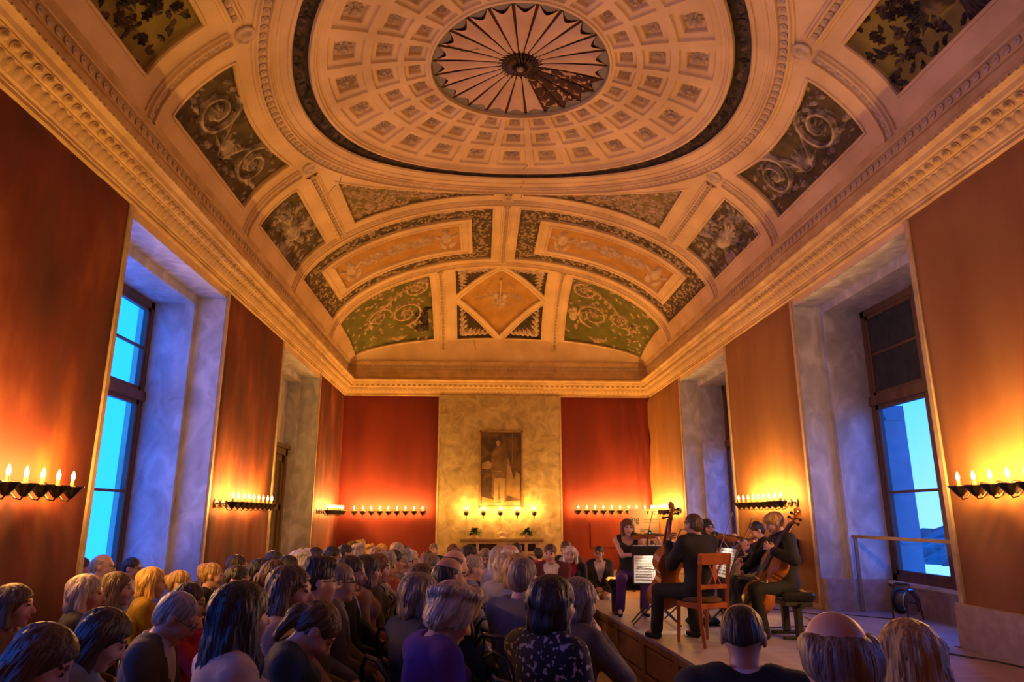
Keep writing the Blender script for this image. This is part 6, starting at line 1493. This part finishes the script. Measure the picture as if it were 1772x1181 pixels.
A(0.24, 8.58, 0.00, -35, 1.097, 'f_str', 2, 'long', 'greyblond', 'top', (0.3, 0.26, 0.28), 'long fair-haired woman seen from behind below the mantelpiece')
A(0.33, 7.93, 0.00, -45, 1.137, 'm_str', 2, 'bald', 'white', 'shirt', (0.3, 0.28, 0.36), 'bald man with white fringe of hair seen from behind')
A(0.26, 6.78, 0.00, -45, 1.108, 'f_str', 2, 'bob', 'greyblond', 'top', (0.32, 0.3, 0.36), 'fair-bobbed woman in lilac seen from behind beside the bald man')
A(0.60, 11.63, 0.00, -182, 1.066, 'm_down', 1, 'short', 'dark', 'jacket', (0.02, 0.04, 0.12), 'dark-haired man in blue jacket facing us at the right of the mantelpiece')
A(1.03, 12.58, 0.00, 20, 0.956, 'm_str', 2, 'short', 'dark', 'jacket', (0.5, 0.02, 0.03), 'dark-haired person in bright red jacket far back by the mantelpiece')
A(0.99, 9.98, 0.00, -185, 1.076, 'm_str', 2, 'short', 'brown', 'jacket', (0.12, 0.02, 0.03), 'man in burgundy jacket holding a programme, facing us')
A(1.38, 11.53, 0.00, -190, 1.069, 'm_str', 1, 'crop', 'brown', 'jacket', (0.04, 0.04, 0.045), 'man in dark jacket facing us behind the white-haired woman')
A(1.37, 10.83, 0.00, -192, 1.026, 'f_str', 2, 'bob', 'white', 'jacket', (0.014, 0.014, 0.016), 'white-haired woman in black jacket and red top facing us', shirtc=(.5,.015,.02))
A(2.02, 12.12, 0.00, -188, 0.991, 'f_str', 1, 'short', 'black', 'jacket', (0.02, 0.014, 0.014), 'short black-haired woman with glasses and white trousers facing us beside the stage', glasses=True,botc=(.6,.52,.5),shirtc=(.5,.42,.45))
A(0.30, 5.03, 0.00, -42, 1.150, 'm_str', 2, 'crop', 'greybrown', 'top', (0.16, 0.145, 0.155), 'man with cropped grey hair in grey sweater seen from behind', glasses=True)
A(0.31, 5.93, 0.00, -45, 1.131, 'f_str', 2, 'bob', 'blond', 'top', (0.3, 0.3, 0.34), 'blond-haired listener just beyond the grey sweater')
A(0.37, 3.73, 0.00, -48, 1.138, 'f_str', 1, 'bob', 'dark', 'top', (0.018, 0.014, 0.018), 'dark-bobbed woman in black floral blouse', tkind='floral')
A(0.53, 4.28, 0.00, -55, 1.093, 'f_chin', 1, 'bob', 'greybrown', 'top', (0.1, 0.075, 0.06), 'grey-haired listener with hand at the chin beside the floral blouse', botc=(.14,.09,.06))
A(-0.24, 3.69, 0.00, -62, 1.121, 'f_down', 2, 'wavy', 'greyblond', 'top', (0.11, 0.028, 0.22), 'woman with short wavy grey-blond hair in purple jacket and pearl earrings')
A(-0.36, 4.49, 0.00, -58, 1.105, 'f_str', 2, 'bob', 'greybrown', 'top', (0.02, 0.025, 0.06), 'grey-brown bobbed listener in navy behind the purple jacket')
A(-0.45, 5.71, 0.00, -58, 1.083, 'f_str', 1, 'bob', 'brown', 'top', (0.05, 0.04, 0.04), 'brown-bobbed listener left of the balding man')
A(-0.23, 5.14, 0.00, -60, 1.150, 'm_str', 1, 'bald', 'dark', 'jacket', (0.014, 0.02, 0.024), 'balding dark-haired man in dark suit in the middle block')
A(-0.47, 7.09, 0.00, -60, 1.093, 'm_str', 1, 'crop', 'greybrown', 'top', (0.08, 0.07, 0.07), 'man with grey-brown hair behind the balding man')
A(-0.22, 6.24, 0.00, -65, 1.150, 'm_str', 2, 'bald', 'brown', 'shirt', (0.3, 0.27, 0.36), 'bald sunburnt man in striped lilac shirt', tkind='stripe')
A(-0.09, 7.44, 0.00, -75, 1.062, 'm_str', 2, 'crop', 'grey', 'shirt', (0.2, 0.22, 0.34), 'grey-haired man in pale blue shirt in the middle block')
A(1.01, 2.83, 0.12, -14, 1.027, 'm_str', 1, 'thin', 'dark', 'jacket', (0.012, 0.018, 0.026), 'man with thinning cropped dark hair in dark suit seen from behind at lower right', shirtc=(.7,.6,.65))
A(0.97, 1.97, 0.12, -18, 1.084, 'm_str', 2, 'fringe', 'greybrown', 'jacket', (0.02, 0.02, 0.025), 'bald man with bushy fair fringe seen from behind at the bottom right')
A(1.47, 2.48, 0.12, -12, 1.007, 'f_str', 2, 'straight', 'blond', 'top', (0.05, 0.04, 0.04), 'woman with smooth red-blond hair seen from behind at the bottom right')
t = [o for l, o in PEOPLE.items() if 'purple jacket' in l][0]
p = POSES['f_down']
for sd in (-1, 1):
    q = p.HC + p.HR @ V3(sd * .084, -.005, -.045); b = MB(); b.lathe([(0, -.011), (.008, -.008), (.011, 0), (.008, .008), (0, .011)], 10); b.obj('earring', mat('pearl', (.8, .75, .7), rough=.2), t, tuple(q), smooth=True)
rs = MB().bbox(.35, 1.75, 1.2, 3.45, 0, .12, .01).obj('audience_riser', MT['stage_side']); tag(rs, 'low wooden riser under the listeners at the lower right', 'riser')
def programme(x, y, z, rz, label, c=(.62, .5, .46)):
    t = empty('programme', (x, y, z), R(rz)); tag(t, label, 'programme'); m = cloth(c)
    for sd in (-1, 1):
        b = MB(); b.T = Matrix.Rotation(R(-10 * sd), 4, 'Y'); b.box(0 if sd > 0 else -.15, .15 if sd > 0 else 0, -.105, .105, 0, .004); b.obj('page', m, t)
programme(.66, 4.04, .66, -48, 'pale open programme on the lap of the woman in floral blouse')
programme(1.02, 9.66, .66, 5, 'small programme in the hands of the man in burgundy')
# free chairs beside the far end of the stage
audience_chair((1.62, 12.15, 0), R(185), 1.0, 'empty black bentwood chair beside the woman in white trousers', None)
